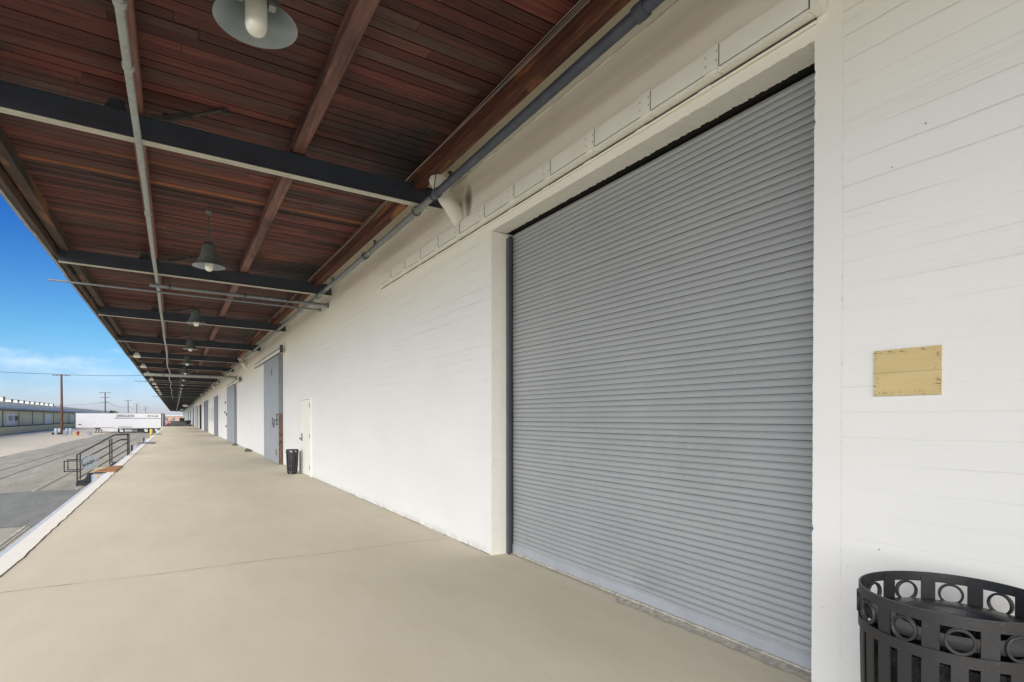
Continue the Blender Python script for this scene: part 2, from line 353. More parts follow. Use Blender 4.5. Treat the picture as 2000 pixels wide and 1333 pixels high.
# ================================================================ SETTING
b = MB(); N = 3000
b.quad((-N, -N, G), (N, -N, G), (N, N, G), (-N, N, G)); tag(b.build('ground', ASPHALT), kind='structure')
# concrete part of the yard, with a slightly wandering near edge
b = MB(); ys = [-60+6*i for i in range(76)]
for a, c in zip(ys, ys[1:]):
    fa = -10.45+.18*sin(a*.21)+.1*sin(a*.6); fc = -10.45+.18*sin(c*.21)+.1*sin(c*.6)
    b.quad((-23.6, a, G+.006), (fa, a, G+.006), (fc, c, G+.006), (-23.6, c, G+.006))
tag(b.build('yard_concrete', YARD), kind='structure')
b = MB(); xs = [-10.2+.42*i for i in range(21)]
rj = [(random.uniform(-.25, .25), random.uniform(-.25, .25)) for _ in xs]
for i in range(20):
    b.quad((xs[i], 18.6+rj[i][0], G+.010), (xs[i+1], 18.6+rj[i+1][0], G+.010), (xs[i+1], 27.3+rj[i+1][1], G+.010), (xs[i], 27.3+rj[i][1], G+.010))
tag(b.build('asphalt_patch', PATCH), kind='structure')
b = MB(); b.box(-1.70, W+.30, YA, 118, G, 0); tag(b.build('platform', PLATFORM), kind='structure')
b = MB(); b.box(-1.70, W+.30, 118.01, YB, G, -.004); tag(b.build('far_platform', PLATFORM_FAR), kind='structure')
# painted kerb with a ragged inner edge
b = MB(); ys = [YA]
while ys[-1] < 118: ys.append(ys[-1]+(random.uniform(.1, .35) if ys[-1] < 40 else 2))
ys[-1] = 118
ins = [-1.50+random.gauss(0, .008) for _ in ys]
for i in range(len(ys)-1):
    b.quad((-1.70, ys[i], .012), (ins[i], ys[i], .012), (ins[i+1], ys[i+1], .012), (-1.70, ys[i+1], .012))
    b.quad((ins[i], ys[i], .012), (ins[i], ys[i], -.01), (ins[i+1], ys[i+1], -.01), (ins[i+1], ys[i+1], .012))
tag(b.build('kerb', CURB), kind='structure')
b = MB(); b.box(-1.79, -1.702, YA, 118, -.42, -.012); tag(b.build('kerb_edge', STEELSTRIP), kind='structure')
# dark seam beside the kerb and the construction joints across the platform
b = MB()
for i in range(len(ys)-1):
    j = random.uniform(.006, .016)
    b.quad((ins[i]-.001, ys[i], .004), (ins[i]+j, ys[i], .004), (ins[i+1]+j, ys[i+1], .004), (ins[i+1]-.001, ys[i+1], .004))
for yj in (6.70, 19.1, 31.5, 44, 56.4):
    pts = [(-1.5+i*.1, yj+.02*sin(i*.35)+random.gauss(0, .006), random.uniform(.0015, .0045)) for i in range(47)]
    for p, q in zip(pts, pts[1:]):
        b.quad((p[0], p[1]-p[2], .005), (q[0], q[1]-q[2], .005), (q[0], q[1]+q[2], .005), (p[0], p[1]+p[2], .005))
yw = -4.0
while yw < 60:
    if not (DY0_-.45 < yw < DY1_+.02):
        j = random.uniform(.003, .014); L_ = random.uniform(.1, .4)
        b.quad((W-j, yw, .004), (W+.01, yw, .004), (W+.01, yw+L_, .004), (W-j*random.uniform(.6, 1.2), yw+L_, .004)); yw += L_
    else: yw += .1
tag(b.build('joint_seams', JOINT), kind='structure')
# railway tracks let into the yard
def track(x0, x1, y0, y1, skip=None):
    for x in (x0, x1):
        b = MB()
        segs = [(y0, y1)] if not skip else [(y0, skip[0]), (skip[1], y1)]
        for a, c in segs:
            b.mat(0).box(x-.035, x+.035, a, c, G, G+.022)
            b.mat(1).quad((x+.036, a, G+.013), (x+.10, a, G+.013), (x+.10, c, G+.013), (x+.036, c, G+.013))
            b.mat(0).box(x+.10, x+.125, a, c, G, G+.018)
        o = b.build('rail', [BALLAST, FLANGEWAY])
        yield o
tr = list(track(-4.62, -3.30, -30, 260, (18.6, 27.3))) + list(track(-7.95, -6.92, -30, 260))
for o, lb in zip(tr, ('steel rail running past the foot of the railing steps, broken by the dark asphalt patch',
                      'steel rail closest to the platform kerb, broken by the dark asphalt patch',
                      'outermost steel rail, next to the edge of the pale concrete yard',
                      'unbroken steel rail between the pale concrete yard and the steps')):
    tag(o, lb, 'rail', 'railway rails in the yard')

# ================================================================ WAREHOUSE (this side)
wh = empty('warehouse', (W, 0, 0), 'long white board-marked concrete warehouse with big grey roller door beside the platform', 'warehouse')
OFF = (-W, 0, 0)
def wpart(b, name, mats, parent=None):
    return b.build(name, mats, parent or wh, OFF if (parent is None) else (0, 0, 0))
DY0, DY1, DZ, DX = 1.815, 5.595, 3.755, 3.40
b = MB()
def jit(p, q, n, ax, amp):
    out = []
    for i in range(n+1):
        t = i/n; P = [p[k]+(q[k]-p[k])*t for k in range(3)]
        if 0 < i < n: P[ax] += random.gauss(0, amp) + (random.random() < .05)*random.uniform(-.009, .0)
        out.append(tuple(P))
    return out
rj_ = jit((W, DY0, 0), (W, DY0, DZ), 160, 1, .0008)     # right corner
lj_ = jit((W, DY1, 0), (W, DY1, DZ), 70, 1, .0016)
tj_ = jit((W, DY0, DZ), (W, DY1, DZ), 240, 2, .0022)
b.add([(W, -14, -.02), *[(W, p[1], p[2]-(0.02 if i == 0 else 0)) for i, p in enumerate(rj_)], (W, -14, DZ)], [tuple(range(len(rj_)+2))][::1])
b.add([(W, YB, -.02), *lj_, (W, YB, DZ)], [tuple(range(len(lj_)+2))[::-1]])
b.add([(W, -14, DZ), *tj_, (W, YB, DZ), (W, YB, 4.63), (W, -14, 4.63)], [tuple(range(len(tj_)+4))])
b.box(W-.010, W, -14, YB, 4.615, 4.632)                   # little ledge line
b.quad((W-.004, -14, 4.632), (W-.004, YB, 4.632), (W-.004, YB, 6.4), (W-.004, -14, 6.4))
b.box(W-.012, 30, -14, YB, 6.4, 6.6)
b.quad((30, -14, 0), (30, YB, 0), (30, YB, 6.4), (30, -14, 6.4)); b.quad((W, -14, 0), (30, -14, 0), (30, -14, 6.4), (W, -14, 6.4)); b.quad((W, YB, 0), (30, YB, 0), (30, YB, 6.4), (W, YB, 6.4))
wpart(b, 'wall', WALL)
# reveals of the opening
b = MB()
for seq, dx in ((rj_, 0), (lj_, 0)):
    for p, q in zip(seq, seq[1:]):
        b.quad(p, (DX+.1, p[1], p[2]), (DX+.1, q[1], q[2]), q)
tb = jit((DX-.06, DY0, DZ+.006), (DX-.06, DY1, DZ+.006), 240, 0, .005)
for i in range(240):
    p, q, r_, s_ = tj_[i], tj_[i+1], tb[i+1], tb[i]
    e = -.0 if i % 9 else -.02
    b.quad(p, q, (r_[0], r_[1], r_[2]), (s_[0], s_[1], s_[2]))
wpart(b, 'door_reveal', WHITE)
b = MB(); b.box(DX-.062, DX+.5, DY0-.3, DY1+.3, DZ+.012, DZ+.5); b.quad((DX+.1, DY0-.1, 0), (DX+.1, DY1+.1, 0), (DX+.1, DY1+.1, DZ+.1), (DX+.1, DY0-.1, DZ+.1)); wpart(b, 'door_hood', DARKGAP)
# roller curtain: real slats
prof = []; P = .0497
for k in range(9): t = k/8; prof.append((-.0048*sin(pi*t)**.8, t*.76*P))
prof += [(.0025, .77*P), (.0025, .80*P), (-.001, .81*P), (-.002, .85*P), (-.001, .90*P), (.005, .905*P), (.005, .965*P)]
cols = [DY0-.02] + [DY0+.06+(DY1-DY0-.10)*i/28 for i in range(29)]
vs = []; z0 = .115; rows = 73
def dent(y, z):
    d = .030*math.exp(-((y-3.52)/.20)**2-((z-.20)/.11)**2) + .012*math.exp(-((y-3.25)/.5)**2-((z-.15)/.2)**2)
    return d + .0022*sin(y*2.3+z*1.7) + .0015*sin(z*5+y)
b = MB()
for k in range(rows):
    dz = random.gauss(0, .0006)
    for (px, pz) in prof:
        z = z0+k*P+pz+dz
        for y in cols: vs.append((DX+px+dent(y, z), y, z - .012*math.exp(-((y-3.5)/.22)**2-((z-.2)/.12)**2)))
nc = len(cols); nr = len(vs)//nc
for r in range(nr-1):
    q = r % 16
    b.mat(1 if q == 15 else (2 if q in (9, 14) else 0))  # groove faces coloured darker to paint the shadow lines between slats
    if r == 0: b.add(vs, [])
    for c in range(nc-1): b.f.append((r*nc+c, r*nc+c+1, (r+1)*nc+c+1, (r+1)*nc+c)); b.mi.append(b.cur); b.tone.append((.5, 0, 0)); b.sm.append(False)
SLATSHADE = plain('slat_shade', (.05, .05, .05), .8); SLATHALF = plain('slat_half_shade', (.20, .205, .21), .6)
rd = wpart(b, 'roller_door', [CURTAIN, SLATSHADE, SLATHALF])
b = MB()
vs = []
for z, dx in ((.012, 0), (.016, -.012), (.10, -.012), (.112, 0), (.118, 0)):
    for y in cols: vs.append((DX+dx-.004+dent(y, z)*.6, y, z+ .012*sin(max(0, min(1, (y-DY0)/3.7))*pi)*0))
b.add(vs, [(r*nc+c, r*nc+c+1, (r+1)*nc+c+1, (r+1)*nc+c) for r in range(4) for c in range(nc-1)])
for y in (2.2, 2.85, 3.5, 4.15, 4.8, 5.3): b.lathe([(0, -.022), (.006, -.020), (.008, -.014)], (DX, y, .075), 8, 'x')
b.build('bottom_bar', BOTBAR, rd)
b = MB(); b.box(DX-.075, DX-.045, DY1-.075, DY1-.005, 0, DZ-.06); b.box(DX-.045, DX+.05, DY1-.030, DY1-.005, 0, DZ-.03); b.box(DX-.088, DX-.075, DY1-.085, DY1-.07, 0, DZ-.06); b.box(DX+.012, DX+.03, DY1-.085, DY1-.03, 0, DZ-.06)
b.build('guide_rail', GUIDE, rd)
b = MB(); b.box(DX-.075, DX-.045, DY0+.005, DY0+.06, 0, DZ-.06); b.build('guide_rail', GUIDE, rd)
# worn sill under the curtain
b = MB(); n_ = 60
ed = [(DX-.05-.02*abs(random.gauss(0, 1))*(1-i/n_*.5)-.06*(i < 30), DY0+(DY1-DY0)*i/n_) for i in range(n_+1)]
for (x0, y0), (x1, y1) in zip(ed, ed[1:]): b.quad((x0, y0, .006), (DX+.1, y0, .016), (DX+.1, y1, .016), (x1, y1, .006))
wpart(b, 'door_sill', SILL)
b = MB(); b.box(DX-.034, DX-.012, DY0+.01, DY1-.09, .012, .026); b.build('rubber_seal', SILL, rd)
# person door with steel frame
b = MB(); y0, y1, zt = 15.46, 16.79, 2.16
b.mat(0).box(W-.022, W-.002, y0+.07, y1-.07, .012, zt-.07)
b.mat(0).box(W-.04, W-.001, y0, y0+.06, 0, zt); b.box(W-.04, W-.001, y1-.06, y1, 0, zt); b.box(W-.04, W-.001, y0+.06, y1-.06, zt-.06, zt)
b.mat(1); b.box(W-.012, W-.003, y0+.06, y0+.07, 0, zt-.07); b.box(W-.012, W-.003, y1-.07, y1-.06, 0, zt-.07); b.box(W-.012, W-.003, y0+.06, y1-.06, zt-.07, zt-.06)
dr = wpart(b, 'person_door', [WHITE, WHDARK])
for z in (.25, 1.1, 1.93):
    b = MB(); b.box(W-.05, W-.024, y0+.045, y0+.075, z-.06, z+.06); b.build('hinge', PIPEM, dr)
b = MB(); b.lathe([(0, -.10), (.03, -.09), (.034, -.07), (.02, -.05), (.012, -.02)], (W-.01, y1-.15, 1.0), 16, 'x'); b.box(W-.045, W-.02, y1-.19, y1-.11, .93, 1.15); b.build('door_handle', PIPEM, dr)
b = MB(); b.box(W-.03, W-.002, 17.0, 17.09, .0, .62); wpart(b, 'corner_guard', PIPEM)
# hung sliding doors: leaf stands off the wall
def sliding(y0, y1, zt, rusty, tracky=None, edge=.13, face=DOORG):
    x0 = W-edge
    b = MB(); b.mat(0).box(x0, W-.02, y0+.004, y1, .02, zt)
    for z in (zt*.41, zt*.66): b.mat(0).box(x0-.004, x0, y0+.01, y1, z-.008, z+.008)
    b.mat(0).box(x0-.006, x0, y0+.01, y0+.06, .02, zt); b.box(x0-.006, x0, y1-.05, y1, .02, zt)
    b.mat(1).box(x0-.004, W-.015, y0-.012, y0+.003, 1.75 if rusty else .0, zt+.02)
    if rusty: b.mat(2).box(x0-.004, W-.015, y0-.013, y0+.003, 0, 1.75)
    lf = wpart(b, 'sliding_door', [face, DOORG2, BRICKR])
    if rusty:
        b = MB(); b.box(x0-.05, x0-.03, y0+.16, y0+.19, 1.35, 1.72); b.box(x0-.05, x0, y0+.16, y0+.24, 1.69, 1.72); b.box(x0-.05, x0, y0+.16, y0+.24, 1.35, 1.38); b.box(x0-.03, x0-.001, y0+.2, y0+1.2, 1.50, 1.53); b.build('door_handle', RODM, lf)
        for k, (yy, z, h) in enumerate(((y0+.9, 1.28, .25), (y0+1.1, 1.22, .2), (y0+1.45, 1.3, .3), (y0+1.5, 3.1, .25), (y0+.5, .3, .2))):
            MB().bar((x0-.008, yy, z), (x0-.008, yy+.08*sin(k*2), z+h), .02).build('hasp', RODM, lf)
    if tracky:
        t0, t1 = tracky
        b = MB(); b.mat(0).box(x0-.02, W-.02, t0, t1, zt+.02, zt+.15); b.mat(1).box(x0-.03, x0, t0, t1, zt+.148, zt+.158); b.box(x0-.03, x0, t0, t1, zt+.0, zt+.025); b.box(x0-.04, x0+.05, t0-.08, t0, zt+.0, zt+.25)
        n = int((t1-t0)/.28)
        for i in range(n): b.box(x0-.035, x0-.02, t0+i*.28, t0+i*.28+.09, zt+.15, zt+.175)
        b.build('door_track', [WHITE, RODM], lf)
    return lf
sliding(20.1, 23.75, 3.74, True, (19.6, 26.6))
sliding(36.6, 42.0, 3.55, False, (33.2, 41.5), face=DOORG)
sliding(53.2, 57.2, 3.45, False, None, .10, DOORG2)
sliding(69, 75.5, 3.5, False, None, .12, DOORG2)
# double white doors with arched lights
b = MB(); b.mat(0).box(W-.05, W-.002, 58.6, 68.6, 0, 3.3)
wd = wpart(b, 'double_door', [WHITE])
for yy in (59.6, 62.8, 66.6):
    b = MB(); n = 10; v = [(W-.056, yy-.35, 1.2), (W-.056, yy+.35, 1.2)] + [(W-.056, yy+.35*cos(pi*i/n), 2.3+.35*sin(pi*i/n)) for i in range(n+1)]
    b.add(v, [tuple(range(len(v)))]); b.build('window', DOORG2, wd)
b = MB()
for (a, c, z) in ((86.5, 94, 3.4),): b.box(W-.04, W-.003, a, c, 0, z)
wpart(b, 'doorway', DARKGAP)
for a, c, z in ((77.5, 85.5, 3.4), (101.5, 106, 3.3), (110, 118, 3.4), (126, 134, 3.4), (150, 160, 3.4), (176, 190, 3.4)):
    b = MB(); b.mat(0).box(W-.08, W-.003, a, c, 0, z); b.mat(1).box(W-.10, W-.003, a-.35, a, 0, z+.1); wpart(b, 'loading_door', [WHITE, DARKM])
# small dark fittings near the second sliding door
for yy, z in ((43.8, 1.75), (44.6, 2.6), (45.3, 1.9), (44.2, .9)): wpart(MB().box(W-.05, W-.003, yy, yy+.28, z, z+.16), 'wall_fitting', DARKM)
b = MB(); b.quad((W-.08, 19.95, .0), (W-.08, 20.1, .0), (W-.08, 20.1, 1), (W-.08, 19.95, 1))

# ================================================================ CANOPY
cn = empty('canopy', (0, 0, 4.8), 'long red-brown timber plank canopy on dark blue steel beams over the platform', 'canopy')
def cpart(b, name, mats): return b.build(name, mats, cn, (0, 0, -4.8))
sl_ = -.017                                   # canopy falls towards the wall
def zc(x, z): return z + sl_*(x-.6)
# deck of individual boards
b = MB(); y = -8.0
while y < YB:
    bw = .138 if y < 60 else (.28 if y < 120 else .9)
    gap = .011 if y < 60 else .012
    x = -1.93; off = random.uniform(.6, 4.6); cuts = [x]
    if y < 60:
        xx = x + off
        while xx < 2.75: cuts.append(xx); xx += random.uniform(2.4, 5.0)
    cuts.append(2.86)
    for a, c in zip(cuts, cuts[1:]):
        dark = random.betavariate(2, 2.2); org = 0 if random.random() > .06 else random.uniform(.2, .55)
        if -1 < y < 22 and abs(y-9.15) < .07: dark, org = .95, .85
        b.t = (dark, org, random.random()); dz = random.gauss(0, .0025)
        z_ = [zc(a, 4.86)+dz, zc(c, 4.86)+dz]
        A, C = a+.002, c-.002
        v = [(A, y+gap/2, z_[0]), (C, y+gap/2, z_[1]), (C, y+bw-gap/2, z_[1]), (A, y+bw-gap/2, z_[0]),
             (A, y+gap/2, z_[0]+.04), (C, y+gap/2, z_[1]+.04), (C, y+bw-gap/2, z_[1]+.04), (A, y+bw-gap/2, z_[0]+.04)]
        b.add(v, [(0, 3, 2, 1), (0, 1, 5, 4), (3, 7, 6, 2), (0, 4, 7, 3), (1, 2, 6, 5)])
    y += bw
b.t = (.5, .01, 0)
cpart(b, 'deck', DECK)
b = MB()
b.add([(-2.0, YA, zc(-2, 4.92)), (W-.02, YA, zc(W, 5.18)), (W-.02, YB, zc(W, 5.18)), (-2.0, YB, zc(-2, 4.92)),
       (-2.0, YA, zc(-2, 4.90)), (2.87, YA, zc(2.87, 4.90)), (2.87, YB, zc(2.87, 4.90)), (-2.0, YB, zc(-2, 4.90))], [(0, 1, 2, 3), (4, 7, 6, 5)])
cpart(b, 'roofing', FLASH)
b = MB(); b.quad((2.862, YA, zc(2.87, 4.895)), (W-.006, YA, 5.10), (W-.006, YB, 5.10), (2.862, YB, zc(2.87, 4.895))); cpart(b, 'wall_flashing', WHITE)
def long_timber(name, x0, x1, z0, z1, mat_, joints=6.2, amp=.004, y0=YA, y1=YB):
    b = MB(); y = y0
    while y < y1:
        ye = min(y+joints, y1); dx = random.gauss(0, amp); dz = random.gauss(0, amp)
        n = 8 if y < 50 else 1; yy = [y+(ye-y-.004)*i/n for i in range(n+1)]
        ch = [random.uniform(0, .006) if n > 1 else 0 for _ in yy]
        vs = []
        for q, c_ in zip(yy, ch):
            A, B = zc(x0, z0), zc(x1, z0); T, U = zc(x0, z1), zc(x1, z1)
            vs += [(x0+dx, q, T), (x0+dx, q, A+dz+.006), (x0+dx+.008, q, A+dz+c_*.5), (x1+dx-.008-c_, q, B+dz), (x1+dx, q, B+dz+.008+c_), (x1+dx, q, U)]
        b.add(vs, [(r*6+c, r*6+c+1, (r+1)*6+c+1, (r+1)*6+c) for r in range(n) for c in range(5)])
        b.add([vs[i] for i in range(6)], [tuple(range(6))]); b.add(vs[-6:], [tuple(range(5, -1, -1))])
        y = ye
    return cpart(b, name, mat_)
YS = .72
long_timber('purlin', -.375, -.262, 4.715, 4.859, PURLIN, 6.2, .006, YS-12.4)
long_timber('purlin', 1.185, 1.325, 4.715, 4.859, PURLIN, 6.2, .006, YS-12.4)
long_timber('header', -1.80, -1.665, 4.655, 4.859, FASCIA, 6.2, .004, YS-12.4)
long_timber('ledger', 2.69, 2.84, 4.635, 4.859, LEDGER, 6.2, .004, YS-12.4)
long_timber('fascia', -1.925, -1.835, 4.57, 4.859, FASCIA, 6.2, .008, YS-12.4)
b = MB(); y = -10
while y < YB:
    d = random.gauss(0, .006); ye = min(y+3.1, YB)
    b.box(-1.975+d, -1.955+d, y, ye, 4.60, 4.97); b.box(-1.975+d, -1.930+d, y, ye, 4.585, 4.60)
    y += 3.09
cpart(b, 'gutter_flashing', FLASH)
# double channel beams
def beam_mesh():
    b = MB(); x0, x1 = -1.83, 3.10; z0 = lambda x: 4.44-.0165*(x-.6); H = .255; y = 0
    def plate(ya, yb, za, zb, mi):
        b.mat(mi); v = [(x, yy, z0(x)+zz) for x in (x0, x1) for yy in (ya, yb) for zz in (za, zb)]
        b.add(v, [(0, 1, 3, 2), (4, 6, 7, 5), (0, 4, 5, 1), (2, 3, 7, 6), (0, 2, 6, 4), (1, 5, 7, 3)])
    for s in (-1, 1):
        w0, w1 = sorted((s*.0035, s*.0105)); plate(w0, w1, .008, H-.008, 0)
        f0, f1 = sorted((s*.0035, s*.056)); plate(f0, f1, 0, .008, 1); plate(f0, f1, H-.008, H, 0)
    b.mat(0)
    for s in (-1, 1):
        for cx in (-.32, 1.25, 2.76, -1.73):
            for dz in (.07, .18): b.lathe([(0, -.016), (.011, -.014), (.013, -.0005)], (cx, s*.0105, z0(cx)+dz), 8, 'y') if s < 0 else None
    for cx in (-.50, 1.25, 2.76):                 # purlin seats / gusset plates
        v = [(cx-.11, .012, z0(cx)+H), (cx+.11, .012, z0(cx)+H), (cx+.06, .012, z0(cx)+H+.13), (cx-.05, .012, z0(cx)+H+.13)]
        v += [(a, .022, c) for a, _, c in v]
        b.add(v, [(0, 1, 2, 3), (7, 6, 5, 4), (0, 4, 5, 1), (1, 5, 6, 2), (2, 6, 7, 3), (3, 7, 4, 0)])
    return b
proto = beam_mesh().build('beam', [BEAM, FLANGE], cn, (0, .72-6.2*2, -4.8))
for k in range(-1, 48):
    c = proto.copy(); COL.objects.link(c); c.parent = cn; c.location = (0, .72+6.2*k, -4.8)
# diagonal brace rods with clevis from beam to deck near the outer purlin
def brace_mesh():
    b = MB(); b.bar((-.20, .02, 4.745), (-.02, .00, 4.765), .12, .016, (0, 0, 1)); b.bar((-.08, 0, 4.77), (.16, -.10, 4.80), .05, .05)
    b.lathe([(0, -.03), (.035, -.028), (.035, .028), (0, .03)], (-.06, -.01, 4.77), 12, 'z'); b.tube([(.14, -.09, 4.80), (.46, -.33, 4.845)], .017, 8); b.box(.44, .49, -.36, -.31, 4.80, 4.86)
    return b
pb = brace_mesh().build('brace', RODM, cn, (0, 6.92, -4.8))
for k in range(1, 9):
    c = pb.copy(); COL.objects.link(c); c.parent = cn; c.location = (0, 6.92+6.2*k, -4.8)

# ================================================================ LAMPS
lamp = empty('pendant_lamp', (.432, 3.69, 4.86), 'nearest bell-shaped pendant lamp, seen from below and cut by the top edge', 'lamp', 'bell lamps hanging along the canopy')
b = MB(); Z0 = -.87
outer = [(.235, 0), (.232, .004), (.205, .03), (.17, .075), (.142, .13), (.122, .19), (.112, .215), (.112, .22), (.107, .225), (.107, .30), (.098, .335), (.075, .365), (.045, .378), (.0, .38)]
inner = [(.228, .006), (.20, .034), (.165, .08), (.136, .135), (.115, .20), (.10, .22), (.0, .222)]
b.mat(0).lathe([(r, Z0+z) for r, z in outer], n=40); b.mat(1).lathe([(r, Z0+z) for r, z in [(.235, 0)]+inner], n=40)
b.build('lamp_shade', [LAMPOUT, LAMPIN], lamp)
b = MB(); b.lathe([(.0, Z0-.075), (.02, Z0-.073), (.042, Z0-.062), (.056, Z0-.042), (.062, Z0-.015), (.062, Z0+.20)], n=28); b.build('bulb_jar', GLASS, lamp)
b = MB(); b.lathe([(.072, Z0+.14), (.075, Z0+.21), (.07, Z0+.215)], n=20)
for s in (-1, 1): b.box(s*.09-.02, s*.09+.02, -.03, .03, Z0+.12, Z0+.21)
b.build('socket', PIPEG, lamp)
b = MB(); b.tube([(0, 0, Z0+.37), (0, 0, 0)], .011, 8); b.lathe([(.055, -.001), (.05, -.014), (.02, -.05), (.012, -.06)], n=20); b.build('stem', LAMPOUT, lamp)
lab = {1: 'bell pendant lamp hanging between the first and second canopy beams in view', 2: 'bell pendant lamp beyond the second beam, just past the pair of crosswise pipes',
       3: 'bell pendant lamp with a diagonal brace behind its cap, third behind the nearest two', 4: 'small bell pendant lamp in front of the fifth beam from the camera',
       5: 'small bell pendant lamp just before the thick crosswise grey pipe'}
for k in range(1, 46):
    copy_tree(lamp, (.47, 3.80+6.2*k, 4.86), lab.get(k, 'tiny far bell lamp in the receding row beyond the thick crosswise pipe'))
# three larger white dome lamps further along
dm = None
for k, (x, y_, z, lb) in enumerate(((1.28, 89, 3.22, 'largest of three white dome lamps far down the canopy'), (1.25, 128, 3.12, 'white dome lamp in the middle of the three far ones'), (1.25, 152, 3.05, 'farthest and smallest white dome lamp under the canopy'))):
    if dm is None:
        dm = empty('dome_lamp', (x, y_, z), lb, 'lamp', 'white dome lamps far along the platform')
        b = MB(); b.lathe([(.42, 0), (.40, .06), (.30, .17), (.14, .25), (.04, .27)], n=28); b.build('lamp_shade', PIPEG, dm)
        b = MB(); b.lathe([(.41, .004), (.30, -.09), (.14, -.14), (0, -.15)], n=28); b.build('diffuser', GLASS, dm)
        b = MB(); b.tube([(0, 0, .26), (0, 0, 1.6)], .015, 6); b.build('stem', RODM, dm)
    else: copy_tree(dm, (x, y_, z), lb)
# floodlights along the outer header
fl = None
fln = ('nearest floodlight at the canopy edge, above the thick crosswise pipe', 'second floodlight along the outer canopy edge, beside the thick crosswise pipe', 'third floodlight along the canopy edge, just past the thick pipe')
for k in range(9):
    lb = fln[k] if k < 3 else 'small white floodlight far along the outer canopy edge'
    y_ = 31.0+6.2*k
    if fl is None:
        fl = empty('floodlight', (-1.50, y_, 4.58), lb, 'floodlight', 'floodlights along the outer canopy edge')
        b = MB(); v = [(-.06, -.05, .05), (.06, -.05, .05), (.06, .05, .05), (-.06, .05, .05), (-.14, -.16, -.14), (.14, -.16, -.14), (.14, .12, -.20), (-.14, .12, -.20)]
        b.add(v, [(0, 1, 2, 3), (4, 7, 6, 5), (0, 4, 5, 1), (1, 5, 6, 2), (2, 6, 7, 3), (3, 7, 4, 0)]); b.build('lamp_housing', WHITE, fl)
        b = MB(); b.bar((0, 0, .04), (-.12, 0, .18), .03); b.box(-.17, -.11, -.05, .05, .12, .24); b.build('bracket', PIPEG, fl)
    else: copy_tree(fl, (-1.50, y_, 4.58), lb)

# ================================================================ PIPES
b = MB(); pts = []; y = -2.0
while y < 96:
    s = 0 if y < 24 else .04*sin((y-24)*.5)*min(1, (y-24)/10)
    pts.append((-.303+s+.004*sin(y), y, 4.385+ .008*sin(y*.8) - (.0 if y < 28 else .05))); y += .8
cd = empty('conduit', (-.303, 0, 4.385), 'long weathered grey conduit running lengthwise below the canopy beams', 'conduit')
b.tube(pts, .031, 14); b.build('pipe', PIPEG, cd, (.303, 0, -4.385))
for y_ in (4.55, 5.35, 9.05, 13.9, 17.3, 22.4, 27):
    b = MB(); b.lathe([(.031, -.035), (.042, -.033), (.044, -.02), (.044, .02), (.042, .033), (.031, .035)], (-.303, y_, 4.388), 16, 'y'); b.build('coupling', PIPEG, cd, (.303, 0, -4.385))
for y_ in (4.3, 8.9, 14.8, 21):
    b = MB(); b.bar((-.303, y_, 4.41), (-.33, y_, 4.72), .02, .004); b.build('strap', PIPEM, cd, (.303, 0, -4.385))
# sprinkler main on the wall side
sp = empty('sprinkler_pipe', (2.75, 0, 4.33), 'blue-grey sprinkler main hung along the wall under the ledger timber', 'pipe')
def spx(y): return 2.68+.015*min(y, 8)/1.4*.7
b = MB(); b.tube([(2.66+.0125*min(y_, 8), y_, 4.335) for y_ in (-3, 0, 2, 4, 6.25)], .046, 18); b.build('pipe_run', PIPEB, sp, (-2.75, 0, -4.33))
b = MB(); b.tube([(2.66+.0125*min(y_, 8), y_, 4.335) for y_ in (6.26, 8, 14, 22, 60, 150, 290)], .040, 14); b.build('pipe_run', PIPEM, sp, (-2.75, 0, -4.33))
for y_ in (2.75, 6.26, 9.3, 12.4, 18.6, 24.8, 31):
    b = MB(); b.lathe([(.046, -.05), (.058, -.046), (.060, 0), (.058, .046), (.046, .05)], (2.66+.0125*min(y_, 8), y_, 4.335), 18, 'y'); b.build('coupling', PIPEB, sp, (-2.75, 0, -4.33))
for y_ in (6.35, 6.95, 12.2, 12.9, 18.5, 24.7, 31, 37, 43):
    b = MB(); xx = 2.66+.0125*min(y_, 8); b.tube([(xx+.0, y_, 4.40), (xx+.05, y_, 4.80)], .006, 6); b.lathe([(.052, -.008), (.052, .008), (.062, .008), (.062, -.008)], (xx, y_, 4.335), 16, 'y', True); b.build('hanger', RODM, sp, (-2.75, 0, -4.33))
for y_ in (5.95, 8.9, 11.7, 17.9, 24, 30):
    b = MB(); xx = 2.66+.0125*min(y_, 8)+.04; b.tube([(xx, y_, 4.36), (xx, y_, 4.47)], .012, 8); b.lathe([(.03, 4.475), (.03, 4.485), (.0, 4.487)], (xx, y_, 0), 12); b.tube([(xx, y_-.02, 4.43), (xx, y_+.02, 4.43)], .018, 8); b.build('sprinkler_head', RODM, sp, (-2.75, 0, -4.33))
# crosswise pipes
def crosspipe(name, p, q, r, mat_, label, hang=()):
    c = Vector(q); o = empty(name, q, label, 'pipe'); b = MB(); b.tube([Vector(p)-c, Vector(q)-c], r, 14); b.build('pipe_run', mat_, o)
    for t in hang:
        P_ = Vector(p)+(Vector(q)-Vector(p))*t-c; b = MB(); b.tube([P_, P_+Vector((0, 0, .45))], .006, 6); b.lathe([(r+.004, -.01), (r+.004, .01), (r+.012, .01), (r+.012, -.01)], P_, 14, 'x', True); b.build('hanger', RODM, o)
    d = Vector(p)-c; b = MB(); b.lathe([(0, -.03), (r+.02, -.03), (r+.02, .03), (r, .03)], d, 14, 'x'); b.build('end_fitting', mat_, o); return o
crosspipe('thin_pipe', (3.0, 13.85, 4.20), (-2.075, 13.81, 4.263), .019, PIPEM, 'thin grey pipe sticking out past the canopy edge behind the second beam', (.1,))
crosspipe('drain_pipe', (3.10, 13.516, 4.264), (-.433, 13.516, 4.308), .036, PIPEM, 'thicker grey pipe crossing just behind the second beam and stopping at the conduit', (.5, .9, .25))
